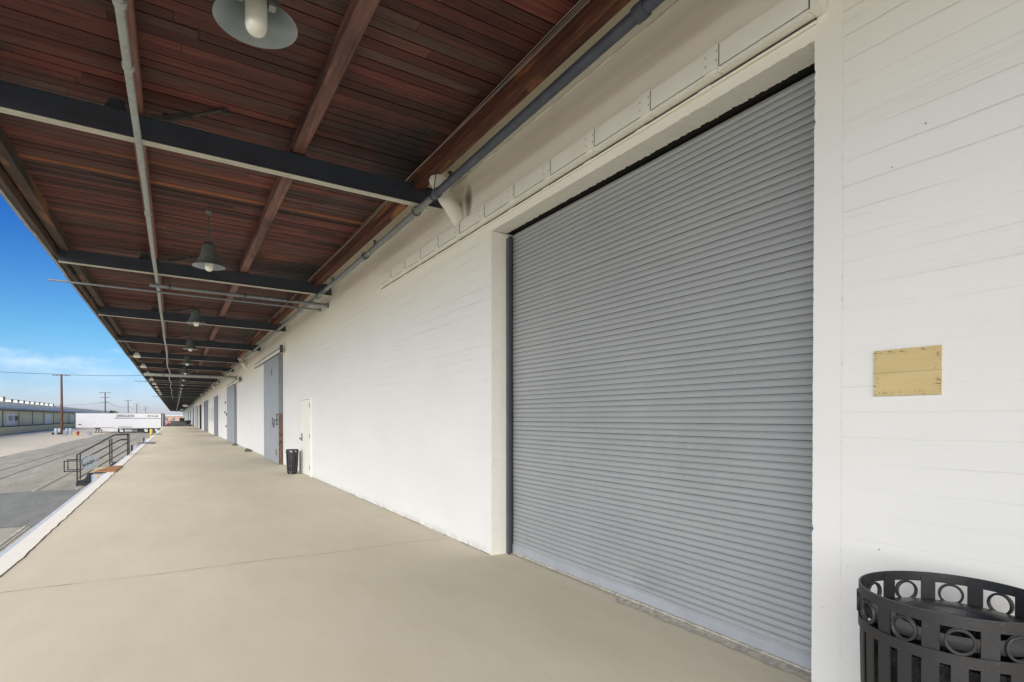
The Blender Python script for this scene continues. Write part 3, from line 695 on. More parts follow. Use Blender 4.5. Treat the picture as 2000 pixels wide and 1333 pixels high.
crosspipe('thick_pipe', (3.08, 36.25, 3.95), (-1.45, 36.25, 3.96), .085, PIPEG, 'thick pale grey pipe crossing low under the far beams', (.3, .8))
crosspipe('vent_pipe', (2.9, 50, 4.25), (-2.6, 50, 4.33), .025, PIPEM, 'thin pipe end poking out from the canopy edge far beyond the floodlights')
crosspipe('outlet_pipe', (2.9, 84, 4.2), (-2.5, 84, 4.3), .03, PIPEM, 'farthest small pipe end poking out past the canopy edge')
# white drain elbows at the wall head
def elbow(loc, label):
    o = empty('drain_elbow', loc, label, 'drain pipe', 'white drain elbows at the wall head')
    b = MB(); b.tube([(-.30, .02, .42), (-.27, .02, .25), (-.25, .01, .14), (-.20, 0, .03), (-.10, -.02, -.12), (.0, -.03, -.27), (.07, -.04, -.36)], .09, 22, True, [.10, .10, .104, .108, .10, .098, .098]); b.build('pipe_bend', WHITE, o)
    b = MB(); b.tube([(-.262, .02, .20), (-.255, .015, .16)], .118, 22); b.tube([(-.165, -.005, -.02), (-.135, -.012, -.065)], .108, 22); b.build('collar', WHITE, o); return o
e0 = elbow((3.10, 6.42, 4.40), 'nearest white drain elbow above the raceway, beside the first beam end')
copy_tree(e0, (3.10, 31.2, 4.42), 'white drain elbow above the far end of the near sliding door track')
for y_ in (56, 81): copy_tree(e0, (3.10, y_, 4.42), 'tiny white drain elbow far along the wall head')
# soot mark beside the nearest elbow lives in a thin stained plaster skim
# cables on the ledger
cb = MB()
for k in range(5):
    pts = []; y = -2
    while y < 46:
        sag = .035*(1-((y-.72) % 6.2/3.1-1)**2)*(.4+k*.35) * (1 if k else .2)
        pts.append((2.676-.004*k+.008*sin(y*1.3+k), y, 4.80-sag-.004*k)); y += .35
    cb.tube(pts, .0016 if k else .0028, 6)
tag(cb.build('cable_bundle', CABLE), 'loose sagging strands of pale cable along the face of the ledger timber', 'cable')
# raceway above the door
rw = empty('raceway', (W, 5.6, 3.98), 'white square cable raceway with couplings above the roller door', 'raceway')
js = [1.80, 2.42, 3.03, 3.68, 4.32, 4.98, 5.63, 6.28, 6.94, 7.57, 8.21, 8.86, 9.55]
for a, c in zip(js, js[1:]):
    b = MB(); b.box(W-.078, W-.006, a+.003, c-.003, 3.905, 4.045)
    b.mat(1).box(W-.070, W-.004, a, c, 3.8985, 3.904); b.mat(0).box(W-.074, W-.006, a+.003, c-.003, 3.872, 3.898); b.mat(1).box(W-.012, W-.004, a, c, 3.864, 3.871)  # thin dark strips paint the shadow lines and dirty gap along the trunking
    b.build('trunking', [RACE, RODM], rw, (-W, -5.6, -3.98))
for k, a in enumerate(js[1:-1]):
    b = MB(); b.mat(0).box(W-.086, W-.004, a-.012, a+.10, 3.899, 4.052); b.mat(1)
    for yy in (a, a+.088):
        for z in (3.945, 4.005): b.box(W-.0875, W-.0855, yy-.002, yy+.002, z-.008, z+.008)
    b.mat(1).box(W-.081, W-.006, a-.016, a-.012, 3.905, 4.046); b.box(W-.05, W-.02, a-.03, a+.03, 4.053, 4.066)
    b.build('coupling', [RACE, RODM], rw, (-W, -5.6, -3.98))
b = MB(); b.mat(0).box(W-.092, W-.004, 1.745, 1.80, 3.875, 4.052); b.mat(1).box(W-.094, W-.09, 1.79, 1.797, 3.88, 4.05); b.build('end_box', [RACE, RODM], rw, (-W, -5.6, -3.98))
b = MB(); b.tube([(W-.014, 1.8, 3.845), (W-.014, 9.4, 3.845)], .009, 8)
for a in js[1:-1]: b.tube([(W-.014, a+.1, 3.845), (W-.014, a+.2, 3.845)], .013, 8)
b.build('conduit', RACE, rw, (-W, -5.6, -3.98))
# plywood patch
o = MB().box(-.012, .0, -.1475, .1475, -.117, .117)
pl = o.build('plywood_panel', PLY, None, (W-.001, 1.337, 1.829)); tag(pl, 'small yellowed plywood panel with peeling edges on the white wall', 'panel')
# door stops / rubble at the wall foot
for (y_, s, lb) in ((28.6, .16, 'nearer of two small brown stone lumps at the wall foot'), (35.2, .15, 'farther of two small brown stone lumps at the wall foot')):
    b = MB(); random.seed(int(y_)); v = []
    b.lathe([(.0, .0), (s, .0), (s*.9, s*.45), (s*.45, s*.8), (0, s*.85)], n=9)
    b.v = [(x+random.gauss(0, .012), y+random.gauss(0, .012), z+(random.gauss(0, .01) if z > 0 else 0)) for x, y, z in b.v]
    tag(b.build('stone', POLEG, None, (W-.22, y_, 0)), lb, 'stone', 'lumps at the wall foot')
random.seed(11)

# ================================================================ LITTER BINS
def bin_(loc, R_, H, label, rz=0, lid=True, NR=12, rs=1.0, str_=0):
    o = empty('litter_bin', loc, label, 'litter bin', None, rz)
    def ring(b, z0, z1, r, th=.006, n=72): b.lathe([(r, z0), (r, z1), (r-th, z1), (r-th, z0)], (0, 0, 0), 96, 'z', True, False)
    k = H/.92
    rr = lambda z: R_*(.80+.20*min(1, (z/(H*.55)))) if z < H*.55 else R_
    b = MB(); ring(b, H-.040*k, H, R_); ring(b, H-.172*k, H-.132*k, R_+.001); b.build('band', BLACK, o)
    b = MB(); ring(b, .06, .10, rr(.08)+.001); ring(b, H*.33, H*.33+.03, R_*.93); b.build('lower_hoop', BLACK, o)
    for i in range(NR):                                     # decorative rings
        a = 2*pi*(i+.5)/NR; b = MB(); rr_ = .0455*k*rs; vs = []; n = 28; t = .0045
        for j in range(n):
            th = 2*pi*j/n
            for (dr, dd) in ((0, -t*1.6), (0, t*1.6), (t*2, t*1.6), (t*2, -t*1.6)):
                q = rr_-dr; u = q*cos(th)*.98; h = q*sin(th); rad = R_-.001+dd; aa = a+u/R_
                vs.append((rad*cos(aa), rad*sin(aa), H-.086*k+h))
        b.add(vs, [(j*4+m_, j*4+(m_+1) % 4, ((j+1) % n)*4+(m_+1) % 4, ((j+1) % n)*4+m_) for j in range(n) for m_ in range(4)], True)
        b.build('ring', BLACK, o)
    for i in range(NR*2):                                  # vertical flat slats; every other one reaches the rim
        a = 2*pi*i/(NR*2); top = H-.012 if i % 2 == 0 else H-.14*k; wd = .052*k if i % 2 == 0 else .048*k
        b = MB(); zs = [.03, H*.3, H*.55, H*.75, top]; vs = []
        for z in zs:
            r0 = R_*(.84+.16*min(1, z/(H*.6))) - .006
            for (du, dr) in ((-wd/2, 0), (wd/2, 0), (wd/2, -.006), (-wd/2, -.006)):
                aa = a; x = (r0+dr)*cos(aa)-du*sin(aa); y = (r0+dr)*sin(aa)+du*cos(aa); vs.append((x, y, z))
        b.add(vs, [(j*4+m_, j*4+(m_+1) % 4, (j+1)*4+(m_+1) % 4, (j+1)*4+m_) for j in range(len(zs)-1) for m_ in range(4)]+[(0, 3, 2, 1), (len(vs)-4, len(vs)-3, len(vs)-2, len(vs)-1)])
        b.build('slat', BLACK, o)
    b = MB(); b.lathe([(0, .05), (R_*.80, .05), (R_*.90, H*.55), (R_*.92, H-.20*k), (R_*.90, H-.19*k), (R_*.87, H*.5), (0, .08)], (0, 0, 0), 48)
    b.v = [(x*(1+.02*sin(9*math.atan2(y, x))+.012*sin(23*math.atan2(y, x)+z*14)), y*(1+.02*sin(9*math.atan2(y, x))+.012*sin(23*math.atan2(y, x)+z*14)), z) for x, y, z in b.v]
    b.build('liner', LINER, o)
    if lid:
        b = MB(); b.lathe([(R_*.945, H-.118*k), (R_*.93, H-.112*k), (R_*.62, H-.105*k), (R_*.60, H-.11*k), (R_*.60, H-.16*k)], (0, 0, 0), 56); b.build('funnel_lid', BLACK, o)
    b = MB()
    for i in range(3): b.lathe([(0, 0), (.03, 0), (.025, .05), (.0, .05)], (R_*.6*cos(i*2.1), R_*.6*sin(i*2.1), 0), 10)
    b.build('foot', BLACK, o)
    return o
b1 = bin_((2.575, .93, 0), .317, .92, 'large black steel litter bin with ring band, cut by the bottom right corner', .13)
b2 = bin_((2.83, 16.62, 0), .165, .70, 'small black slatted litter bin beside the white person door', .35, False, 7, 1.05)
for o in kids(b2):
    if o.name.startswith('funnel_lid'): pass

# ================================================================ YARD: steps with railings
st = empty('railing_steps', (-2.6, 28.8, G), 'black steel steps with double railing and round sign climbing to the platform edge', 'steps')
SO = (2.6, -28.8, -G)
def spart(b, name, mats, parent=None): return b.build(name, mats, parent or st, SO if parent is None else (0, 0, 0))
for yr in (28.36, 29.25):
    b = MB(); w_ = .045
    P0, P1 = (-3.41, -.98), (-1.70, .0)
    b.bar((-3.41, yr, -1.0), (-3.41, yr, .11), w_); b.bar((-2.33, yr, -.36), (-2.33, yr, .70), w_); b.bar((-1.72, yr, -.1), (-1.72, yr, .89), w_)
    b.bar((-3.41, yr, .09), (-2.19, yr, .87), w_); b.bar((-2.21, yr, .87), (-1.70, yr, .88), w_)          # top rail
    b.bar((-3.36, yr, -.20), (-2.0, yr, .655), w_*.9); b.bar((-2.02, yr, .655), (-1.70, yr, .665), w_*.9)
    b.bar((-3.40, yr, -.62), (-1.72, yr, .56), w_*.8); b.bar((-3.38, yr, -.88), (-1.72, yr, .25), w_*.8)
    spart(b, 'railing', BLACKP)
    b = MB(); b.bar((-3.82, yr, -.16), (-3.41, yr, -.16), w_*.8); b.bar((-3.82, yr, -.58), (-3.41, yr, -.58), w_*.8); b.bar((-3.82, yr, -.60), (-3.82, yr, -.14), w_*.8); spart(b, 'handrail_extension', BLACKP)
for yr in (28.40, 29.21):
    b = MB(); b.bar((-3.42, yr, -1.12), (-1.74, yr, -.10), .03, .09); spart(b, 'stringer', BLACKP)
for i in range(6):
    t = i/5; b = MB(); xx = -3.40+t*1.5; zz = -1.02+t*.90; b.box(xx-.05, xx+.25, 28.42, 29.19, zz-.03, zz); spart(b, 'tread', BLACKP)
b = MB(); b.box(-3.45, -3.08, 28.34, 29.27, G, -1.06); spart(b, 'base', BLACKP)
b = MB()
b.mat(0); n = 36; c0 = (-3.02, 28.32, -.23)
b.lathe([(0, -.006), (.265, -.006), (.265, .006), (0, .006)], c0, n, 'y', False, False); b.lathe([(.285, -.008), (.315, -.008), (.315, .008), (.285, .008)], (c0[0]+.05, c0[1], c0[2]), n, 'y', True, False)
b.mat(1)
for i in range(15):                                         # dark arc on the rim
    a0 = R(100+i*9); a1 = R(100+(i+1)*9)
    b.quad(*[(c0[0]+r_*cos(a), c0[1]-.009, c0[2]+r_*sin(a)) for r_, a in ((.225, a0), (.225, a1), (.25, a1), (.25, a0))])
sg = spart(b, 'round_sign', [SIGNM, BLACKP])
def text(s_, size, loc, mat_, parent, name='lettering', rot=(pi/2, 0, 0), ext=.004, wscale=1, shear=0, bold=.0):
    cu = bpy.data.curves.new('t', 'FONT'); cu.body = s_; cu.size = size; cu.extrude = ext; cu.align_x = 'CENTER'; cu.align_y = 'CENTER'; cu.shear = shear; cu.offset = bold
    to = bpy.data.objects.new('t', cu); COL.objects.link(to); bpy.context.view_layer.update()
    me = bpy.data.meshes.new_from_object(to); bpy.data.objects.remove(to); me.materials.append(mat_)
    o = bpy.data.objects.new(name, me); COL.objects.link(o); o.location = loc; o.rotation_euler = rot; o.scale = (wscale, 1, 1)
    if parent: o.parent = parent
    return o
t_ = text('WASH', .16, (c0[0]-.01, c0[1]-.014, c0[2]-.04), BLACKP, sg, rot=(pi/2, R(-30), 0), bold=.004)

# dock boxes hung on the platform edge
def dockbox(y, label, L_=.55):
    o = empty('dock_box', (-1.80, y, 0), label, 'dock box', 'blue-grey boxes on the platform edge')
    b = MB(); b.box(-.245, -.012, .0, L_, -.55, -.02); b.build('case', BLUEG, o)
    b = MB(); b.box(-.33, -.246, -.03, L_+.02, -.60, .0); b.build('bumper', RUBBER, o)
    b = MB(); b.lathe([(0, -.03), (.03, -.025), (.035, 0)], (-.10, 0, -.07), 12, 'y'); b.build('lens', AMBER, o); return o
d0 = dockbox(19.55, 'nearest blue-grey dock box with black bumper, under the rusty plate')
copy_tree(d0, (-1.80, 37.6, .03), 'blue-grey dock box on the kerb just beyond the railing steps')
copy_tree(d0, (-1.80, 51.5, .03), 'farthest blue-grey dock box, below the tall yellow bollard')
pt = empty('dock_plate', (-1.75, 20.9, .02), 'rusty and tan steel dock plate lying across the kerb by the steps', 'dock plate')
b = MB(); b.add([(-.28+.0, -.95, .0), (.26, -1.2, .0), (.28, 1.25, .0), (-.04, 1.05, .0)], [(0, 1, 2, 3)]); b.v += [(x, y, .012) for x, y, z in b.v[:4]]; b.f += [(4, 5, 6, 7), (0, 4, 7, 3), (1, 2, 6, 5), (0, 1, 5, 4), (3, 7, 6, 2)]; b.mi += [0]*5; b.tone += [(.5, 0, 0)]*5; b.sm += [False]*5
b.build('rusty_flap', RUST, pt)
b = MB(); b.add([(-.36, -.92, -.02), (-.283, -.95, .0), (-.043, 1.05, 0), (-.38, .95, -.02)], [(0, 1, 2, 3)]); b.v += [(x, y, z+.010) for x, y, z in b.v[:4]]; b.f += [(4, 5, 6, 7), (0, 4, 7, 3), (0, 1, 5, 4), (3, 7, 6, 2)]; b.mi += [0]*4; b.tone += [(.5, 0, 0)]*4; b.sm += [False]*4
b.build('tan_flap', TAN, pt)
for y_, lb in ((41.0, 'thin dark steel plate over the kerb between the second and third dock boxes'), (62.5, 'thin dark steel plate over the kerb behind the tall yellow bollard')):
    o = MB().box(-.45, .45, -1.1, 1.1, 0, .03).build('kerb_plate', PIPEM, None, (-1.55, y_, .014)); tag(o, lb, 'plate', 'thin plates over the kerb')
def bollard(loc, h, r, label):
    o = empty('bollard', loc, label, 'bollard', 'yellow bollards at the platform edge')
    b = MB(); b.tube([(0, 0, 0), (0, 0, h)], r, 16); b.lathe([(r, h), (r*.7, h+.05), (0, h+.07)], n=16); b.build('post', YELLOW, o)
    b = MB(); b.tube([(0, 0, 1.15), (0, 0, 1.30)], r+.006, 16); b.build('amber_band', AMBER, o)
    b = MB(); b.box(-.15, .15, -.15, .15, 0, .03); b.build('base_plate', YELLOW, o)
bollard((-1.93, 62.0, G), 1.65, .085, 'tall yellow bollard standing by the platform kerb in front of the trailer')
bollard((-1.95, 112, G), 1.30, .07, 'small far yellow bollard by the rear of the trailer')

# ================================================================ TRAILERS
def wheel(parent, x, y, z, r=.5, w_=.28):
    b = MB(); b.lathe([(r*.62, 0), (r, .02), (r, w_-.02), (r*.62, w_)], (x, y, z), 24, 'y'); t = b.build('wheel', TYRE, parent)
    b = MB(); b.lathe([(0, .06), (r*.2, .02), (r*.28, .08), (r*.60, .03), (r*.63, .0)], (x, y, z), 20, 'y'); b.build('rim', RIM, t)
TY = 120.0
t1 = empty('box_trailer', (-5.4, TY, G), 'white box trailer with dark lettering and stripe backed against the platform', 'trailer')
def T(b, name, mats, parent=None): return b.build(name, mats, parent or t1, (5.4, -TY, -G) if parent is None else (0, 0, 0))
b = MB(); x0, x1, z0, z1 = -9.27, -1.86, -.36, 2.42
b.box(x0, x1, TY, TY+2.5, z0, z1); T(b, 'cargo_box', TRAILER)
b = MB()
for xx in [x0+.6*i for i in range(1, 12)]: b.box(xx-.012, xx+.012, TY-.012, TY, z0+.1, z1-.1)
T(b, 'panel_ribs', TRAILER2)
b = MB(); b.box(x0-.02, x1+.02, TY-.03, TY-.001, z1-.08, z1+.02); b.box(x0, x1, TY-.03, TY-.001, z0-.02, z0+.08); T(b, 'frame_rail', PIPEG)
b = MB(); b.box(-2.2, -2.05, TY-.035, TY-.002, z0+.06, z1-.06); b.box(x1-.09, x1+.03, TY-.04, TY+2.5, z0, z1+.01); T(b, 'rear_frame', DARKM)
b = MB(); b.box(-9.15, -2.35, TY-.016, TY-.002, 1.42, 1.50); T(b, 'stripe', NAVY)
b = MB(); b.box(x0+.6, x1, TY+.3, TY+2.2, -.55, z0); b.box(-5.9, -5.0, TY+.05, TY+.5, -.95, -.50); b.box(-2.6, -1.95, TY+.1, TY+.4, -1.0, -.4); T(b, 'chassis', DARKM)
b = MB()
for xx in (-6.4, -6.15): b.box(xx-.05, xx+.05, TY+.1, TY+.2, G+.05, -.4); b.box(xx-.12, xx+.12, TY+.05, TY+.25, G, G+.06)
T(b, 'landing_gear', DARKM)
b = MB(); b.add([(x0-.3, TY+.02, -.36), (-7.4, TY+.02, -.36), (-7.5, TY+.02, -.55), (-8.9, TY+.02, -1.05), (-11.9, TY+.02, -1.02), (-12.0, TY+.02, -.55)], [(0, 1, 2, 3, 4, 5)])
for xx in (-8.2, -4.55, -2.95): wheel(t1, xx+5.4, .08, .5)
lt = text('FERGUSON', .60, (0, 0, 0), NAVY, None, bold=.010, wscale=.74)
lt.parent = t1; lt.location = (-7.38+5.4, -.02, 1.86-G); lt.name = 'lettering'
for dx in (-8.85, -8.62):
    l = text('S', .66, (0, 0, 0), NAVY, None, shear=.3, bold=.01, wscale=.62); l.parent = t1; l.location = (dx+5.4, -.02, 1.84-G)
l = text('(909) 981-1688', .40, (0, 0, 0), NAVY, None, bold=.004, wscale=.64); l.parent = t1; l.location = (-2.95+5.4-.55, -.02, 1.84-G)
l = text('WWW.FERGUSON.COM', .24, (0, 0, 0), NAVY, None, bold=.0, wscale=.8); l.parent = t1; l.location = (-7.6+5.4, -.02, -.10-G)

TY2 = 126.0
t2 = empty('long_trailer', (-9, TY2, G), 'longer plain white trailer with side skirt parked behind the lettered trailer', 'trailer')
def T2(b, name, mats): return b.build(name, mats, t2, (9, -TY2, -G))
b = MB(); b.box(-15.3, -1.86, TY2, TY2+2.5, -.25, 2.42); T2(b, 'cargo_box', TRAILER)
b = MB(); b.box(-15.32, -1.84, TY2-.03, TY2-.002, 2.36, 2.45); b.box(-12.6, -9, TY2-.03, TY2-.002, -.33, -.2); T2(b, 'frame_rail', PIPEG)
b = MB(); b.box(-14.9, -14.5, TY2-.012, TY2-.002, .25, .42); T2(b, 'marker_plate', DARKM)
b = MB(); b.add([(-11.8, TY2, -.34), (-7.0, TY2, -.34), (-7.0, TY2, -1.0), (-10.3, TY2, -1.0), (-11.3, TY2, -.75)], [(0, 1, 2, 3, 4)]); n = len(b.v)
b.v += [(x, y+.03, z) for x, y, z in b.v]; b.f += [(9, 8, 7, 6, 5)] + [(i, (i+1) % 5, (i+1) % 5+5, i+5) for i in range(5)]; b.mi += [0]*6; b.tone += [(.5, 0, 0)]*6; b.sm += [False]*6
T2(b, 'side_skirt', TRAILER)
b = MB()
for xx in (-12.3, -11.9, -11.5): b.bar((xx, TY2+.3, -.3), (xx-.15, TY2+.3, G), .12); b.box(xx-.3, xx+.1, TY2+.2, TY2+.5, G, G+.08)
b.box(-12.6, -2, TY2+.5, TY2+2, -.5, -.25); T2(b, 'landing_gear', DARKM)
for xx in (-4.3, -3.1): wheel(t2, xx+9, .1, .5)
t3 = empty('dark_trailer', (-2.6, 131, G), 'dark trailer end standing behind the white trailers at the platform', 'trailer')
b = MB(); b.box(-.9, .85, 0, 2.5, .9, 3.5); b.build('cargo_box', DARKM, t3); wheel(t3, .2, 0, .5)
b = MB(); b.box(-.8, .8, -.03, -.002, 1.0, 3.3); b.build('side_panel', DOORG2, t3)

# ================================================================ POLES AND WIRES
def pole(x, y, h, r, arms, label, mat_=POLEW):
    o = empty('utility_pole', (x, y, G), label, 'utility pole', 'utility poles beyond the yard')
    b = MB(); b.tube([(0, 0, 0), (.02, 0, h*.5), (0, 0, h)], r, 12, True, [r*1.15, r, r*.8]); b.build('post', mat_, o)
    for z, w_ in arms:
        b = MB(); b.bar((-w_, 0, z), (w_, 0, z), .09 if y < 200 else .14); c = b.build('crossarm', mat_, o)
        b = MB()
        for t in (-.92, -.55, .55, .92): b.lathe([(.05, 0), (.07, .05), (.03, .14), (0, .15)], (t*w_, 0, z+.06), 8)
        b.build('insulator', PIPEM, c)
    return o
pole(-15.9, 116, 9.85, .17, ((9.7, 1.15),), 'nearest brown wooden utility pole, between the two pairs of pale tanks')
pole(-20.5, 235, 11.5, .20, ((11.3, 1.7), (9.7, 1.2), (7.9, 1.2)), 'utility pole with three crossarms rising behind the white trailers', POLEG)
pole(-19.7, 330, 11.3, .20, ((11.2, 1.6),), 'middle-distance utility pole with one top crossarm, right of the tree', POLEG)
pole(-20.6, 420, 11.5, .20, ((11.3, 2.0), (9.6, 1.6)), 'thin utility pole with two crossarms nearer the canopy edge', POLEG)
pole(-19.8, 520, 11.6, .20, ((11.4, 1.6),), 'faint farthest utility pole just left of the canopy edge', POLEG)
def wire(name, pts, r, label, n=24):
    b = MB(); b.tube(pts, r, 6); tag(b.build(name, RODM), label, 'cable')
def cat(p, q, sag, n=20): return [tuple(p[k]+(q[k]-p[k])*i/n - (4*sag*(i/n)*(1-i/n) if k == 2 else 0) for k in range(3)) for i in range(n+1)]
wire('overhead_cable', cat((-62, 116, 12.5), (-15.9, 116, 8.68), 1.0, 24)+cat((-15.9, 116, 8.68), (9, 116, 11.0), .75, 24)[1:], .035, 'thick black overhead cable crossing the sky over the nearest pole')
wire('thin_cable', cat((-60, 235, 9), (-20.5, 235, 6.8), 2.2), .04, 'thin cable sagging from the three-armed pole to the left')
wire('right_cable', cat((-20.5, 235, 7.4), (-19.7, 330, 7.0), 1.2)+cat((-19.7, 330, 7.0), (-18, 520, 9), 1.5)[1:], .05, 'thin cable sagging from the three-armed pole to the right')

# ================================================================ OPPOSITE WAREHOUSE
ow = empty('opposite_warehouse', (-24, 150, G), 'long low cream and grey warehouse with raised dock across the yard', 'warehouse')
def opart(b, name, mats, parent=None): return b.build(name, mats, parent or ow, (24, -150, -G) if parent is None else (0, 0, 0))
Y0, Y1 = 60, 330
WX = -24.7
b = MB(); b.box(-60, WX, Y0, Y1, G, 3.0); opart(b, 'wall', WHW)
b = MB(); b.box(WX, -24, Y0, Y1, G, 0.0); opart(b, 'dock', WHDOCK)
b = MB(); b.box(WX, -23.97, Y0, Y1, .002, .10); opart(b, 'dock_edge', WHDARK)
b = MB(); b.mat(0).box(WX, -24.15, Y0, Y1, 2.80, 2.92); b.mat(1).box(WX-.5, -24.05, Y0, Y1, 2.92, 3.22); b.mat(2).box(WX-.5, -24.03, Y0, Y1, 3.222, 3.27); opart(b, 'eave', [WHDARK, WHEAVE, WHTOP])
b = MB(); b.box(-60, WX+.1, Y0, Y1, 3.28, 4.22); b.box(-60, WX+.18, Y0, Y1, 4.222, 4.30); b.mat(1).box(-60, WX+.115, Y0, Y1, 3.80, 3.84); opart(b, 'parapet', [WHTOP, WHDOCK])
b = MB(); b.box(-60, -27.0, Y0, Y1, 4.31, 4.62); opart(b, 'roof', WHTOP)
for i in range(-5, 16):
    y_ = 123.6+11.28*i; b = MB(); b.box(WX+.002, WX+.06, y_-.13, y_+.13, .1, 2.79); opart(b, 'pier', WHDARK)
for i in range(-1, 15):
    y_ = 123.6+11.28*i+2.2; b = MB(); b.box(WX+.002, WX+.05, y_, y_+6.2, .12, 2.30); b.box(WX+.002, WX+.10, y_-1, y_+7.2, 2.31, 2.42); opart(b, 'loading_door', [WHW if i % 3 else WHTOP])
b = MB()
for s_ in (127.4, 128.4, 129.4, 131.4, 132.4, 133.4): b.box(WX+.051, WX+.07, s_, s_+.45, 1.05, 1.9)
opart(b, 'window_row', WHDARK)
for i, y_ in enumerate((129, 134.6, 139.4, 144.2, 149.0, 153.8, 158.7, 163.7, 169, 175)):
    b = MB(); s_ = .75; h = .55 if i else .8
    b.mat(0).box(-26.6, -25.6, y_-s_, y_+s_, 4.32, 4.60+h-.25); b.mat(1).box(-26.7, -25.5, y_-s_-.1, y_+s_+.1, 4.60+h-.25, 4.60+h-.17)
    b.mat(1).box(-25.59, -25.55, y_-s_, y_-s_+.2, 4.5, 4.60+h-.25); b.box(-25.59, -25.55, y_+s_-.2, y_+s_, 4.5, 4.60+h-.25); b.box(-25.59, -25.55, y_-.12, y_+.12, 4.5, 4.60+h-.25)
    opart(b, 'roof_vent', [WHTOP, PIPEM])
b = MB(); b.tube([(-25.5, 184, 4.3), (-25.5, 184, 5.2)], .16, 8); opart(b, 'chimney', PIPEM)

# yard clutter
def tank(loc, label):
    o = empty('water_tank', loc, label, 'tank', 'pale twin tanks by the nearest pole')
    b = MB()
    for s in (-.24, .24): b.lathe([(.0, 0), (.24, 0), (.25, .02), (.25, .88), (.22, .92)], (s, 0, 0), 20)
    b.build('body', TANKM, o)
    b = MB()
    for s in (-.24, .24): b.lathe([(.23, .90), (.12, 1.0), (.0, 1.03)], (s, 0, 0), 20)
    b.build('lid', TANKT, o); return o
k0 = tank((-16.55, 117, G), 'pale blue twin tank left of the nearest wooden pole'); k0.scale = (1, 1, 1)
copy_tree(k0, (-15.15, 117, G), 'pale blue twin tank right of the nearest wooden pole')
for x, y_, lb in ((-16.95, 115.5, 'dark squat block left of the left twin tank'), (-16.2, 115.5, 'dark squat block between the left twin tank and the pole')):
    b = MB(); b.box(-.16, .16, -.16, .16, 0, .32); b.box(-.12, .12, -.12, .12, .32, .38); tag(b.build('block', WHDARK, None, (x, y_, G)), lb, 'block', 'dark blocks by the tanks')
def cabinet(loc, label):
    o = empty('utility_cabinet', loc, label, 'cabinet', 'small grey cabinets in the yard')
    b = MB(); b.box(-.22, .22, -.2, .2, 0, .72); b.build('case', BLUEG, o); b = MB(); b.box(-.24, .24, -.22, .22, .72, .77); b.build('lid', TANKM, o)
    b = MB(); b.box(.10, .14, -.215, -.201, .35, .45); b.build('handle', DARKM, o); return o
q0 = cabinet((-14.28, 107, G), 'small grey cabinet in front of the nearest wooden pole'); copy_tree(q0, (-11.3, 107, G), 'small grey cabinet alone on the yard right of the red hydrant')
hy = empty('hydrant', (-12.85, 108, G), 'red fire hydrant standing in the yard between two grey cabinets', 'hydrant')
b = MB(); b.lathe([(.17, 0), (.17, .05), (.11, .06), (.11, .48), (.14, .50), (.14, .56), (.10, .64), (.03, .70), (.03, .75), (0, .75)], n=18); b.build('barrel', REDP, hy)
b = MB(); b.lathe([(0, -.24), (.07, -.23), (.07, .23), (0, .24)], (0, 0, .40), 12, 'x'); b.lathe([(0, -.2), (.09, -.19), (.09, 0)], (0, 0, .36), 12, 'y'); b.build('outlet', REDP, hy)
yl = MB().box(-.1, .1, -.1, .1, 0, .3); yl.lathe([(.1, .3), (.06, .42), (0, .44)], n=10); tag(yl.build('marker_post', YELLOW, None, (-13.3, 108, G)), 'short yellow marker left of the red hydrant', 'marker')

# far bits beyond the platform end
def cart(loc, s, label, mat_=DARKM):
    o = empty('wheeled_bin', loc, label, 'wheeled bin', 'dark wheeled bins far along the platform')
    b = MB(); b.add([(-.45*s, -.4*s, .25*s), (.45*s, -.4*s, .25*s), (.45*s, .4*s, .25*s), (-.45*s, .4*s, .25*s), (-.55*s, -.5*s, 1.15*s), (.55*s, -.5*s, 1.15*s), (.55*s, .5*s, 1.15*s), (-.55*s, .5*s, 1.15*s)], [(3, 2, 1, 0), (4, 5, 6, 7), (0, 1, 5, 4), (1, 2, 6, 5), (2, 3, 7, 6), (3, 0, 4, 7)]); b.build('tub', mat_, o)
    b = MB(); b.box(-.58*s, .58*s, -.53*s, .53*s, 1.15*s, 1.2*s); b.build('lid', PIPEM, o)
    for sx_ in (-.35, .35):
        b = MB(); b.lathe([(0, -.03), (.12*s, -.03), (.12*s, .03), (0, .03)], (sx_*s, -.3*s, .12*s), 12, 'x'); b.build('wheel', TYRE, o)
    return o
cart((2.45, 138, 0), .85, 'dark wheeled bin by the wall, nearer of the far ones')
cart((1.75, 190, 0), 1.25, 'dark wheeled bin farthest along the platform under the canopy')
cart((2.35, 165, 0), .7, 'brown tub beside the wall between the two dark wheeled bins', POLEW)
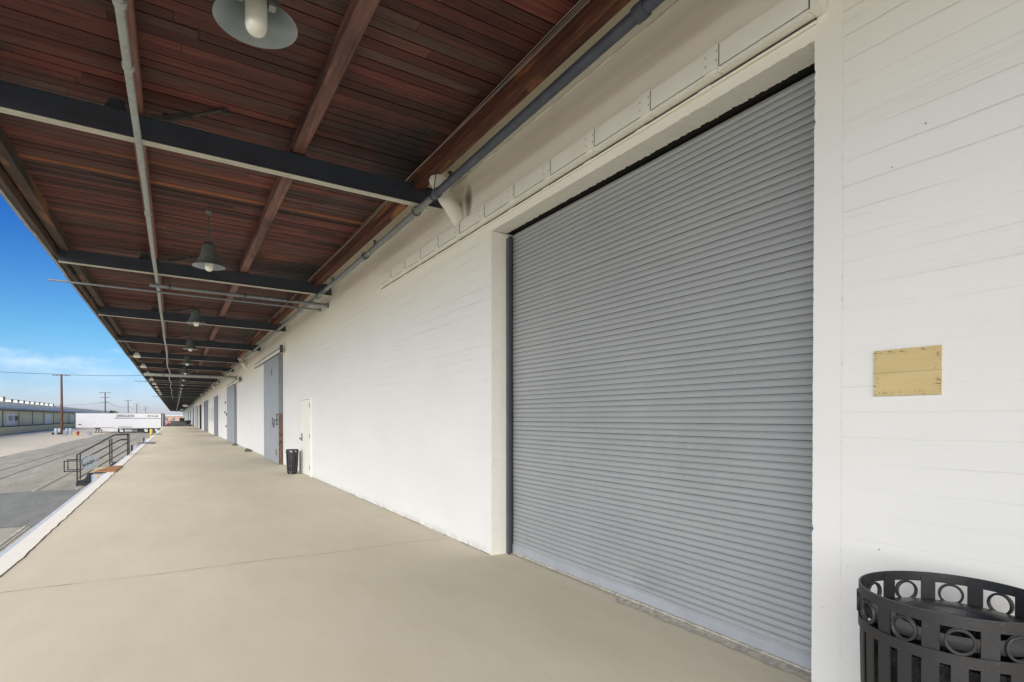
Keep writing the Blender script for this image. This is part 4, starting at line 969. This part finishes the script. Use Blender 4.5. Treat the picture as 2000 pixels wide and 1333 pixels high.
for x, y_, lb in ((-1.35, 140, 'left red and white barrier barrel beyond the trailers'), (-.95, 146, 'middle red barrier barrel beyond the trailers'), (-.95, 160, 'farthest red barrier barrel beyond the trailers')):
    o = empty('barrel', (x, y_, 0), lb, 'barrel', 'red barrels on the far platform')
    b = MB(); b.lathe([(.17, 0), (.15, .2), (.15, .25), (.13, .7), (.12, .8), (0, .82)], n=16); b.build('drum', REDP, o); b = MB(); b.tube([(0, 0, .40), (0, 0, .52)], .155, 16, False); b.build('white_band', TANKT, o)
fb = empty('far_building', (0, 340, G), 'hazy low reddish building closing the far end of the platform', 'building')
b = MB(); b.box(-9, 8, 0, 8, 0, 3.6); b.build('wall', FARB, fb); b = MB(); b.box(-9.3, 8.3, -.3, 8.3, 3.6, 4.0); b.build('roof', TANKT, fb)
for i in range(5):
    b = MB(); b.box(-7.5+i*3.1, -6.3+i*3.1, -.03, -.002, 1.2, 2.6); b.build('window', DOORG2, fb)
# trees behind the trailers
def tree(x, y, h, w_, seed, label):
    random.seed(seed); o = empty('tree', (x, y, G), label, 'tree', 'trees behind the trailers')
    b = MB(); b.tube([(0, 0, 0), (.1, 0, h*.4), (0, .1, h*.7)], .2, 8, True, [.28, .2, .1])
    for k in range(5): a = k*1.3; b.tube([(0, 0, h*.4), (w_*.5*cos(a), w_*.5*sin(a), h*.75)], .06, 5)
    b.build('trunk', POLEG, o)
    b = MB(); cs = [(random.gauss(0, w_*.38), random.gauss(0, w_*.3), h*random.uniform(.45, .92), random.uniform(.35, .75)) for _ in range(16)]
    for cx, cy, cz, cr in cs:
        for _ in range(130):
            d = Vector((random.gauss(0, 1), random.gauss(0, 1), random.gauss(0, 1))).normalized()*cr*random.uniform(.6, 1.1); p = Vector((cx, cy, cz))+d
            u = Vector((random.gauss(0, 1), random.gauss(0, 1), random.gauss(0, 1))).normalized()*.14; v = u.cross(d.normalized())
            b.quad(p-u-v, p+u-v, p+u+v, p-u+v)
    b.build('crown', LEAF, o)
tree(-24.0, 300, 5.9, 1.8, 3, 'larger dark green tree showing above the trailer beside the three-armed pole')
tree(-22.2, 302, 5.2, 1.1, 5, 'smaller green tree to the right of the larger one, above the trailer')
tree(-27.5, 290, 4.6, 1.2, 8, 'low olive bush left of the three-armed pole above the trailer')
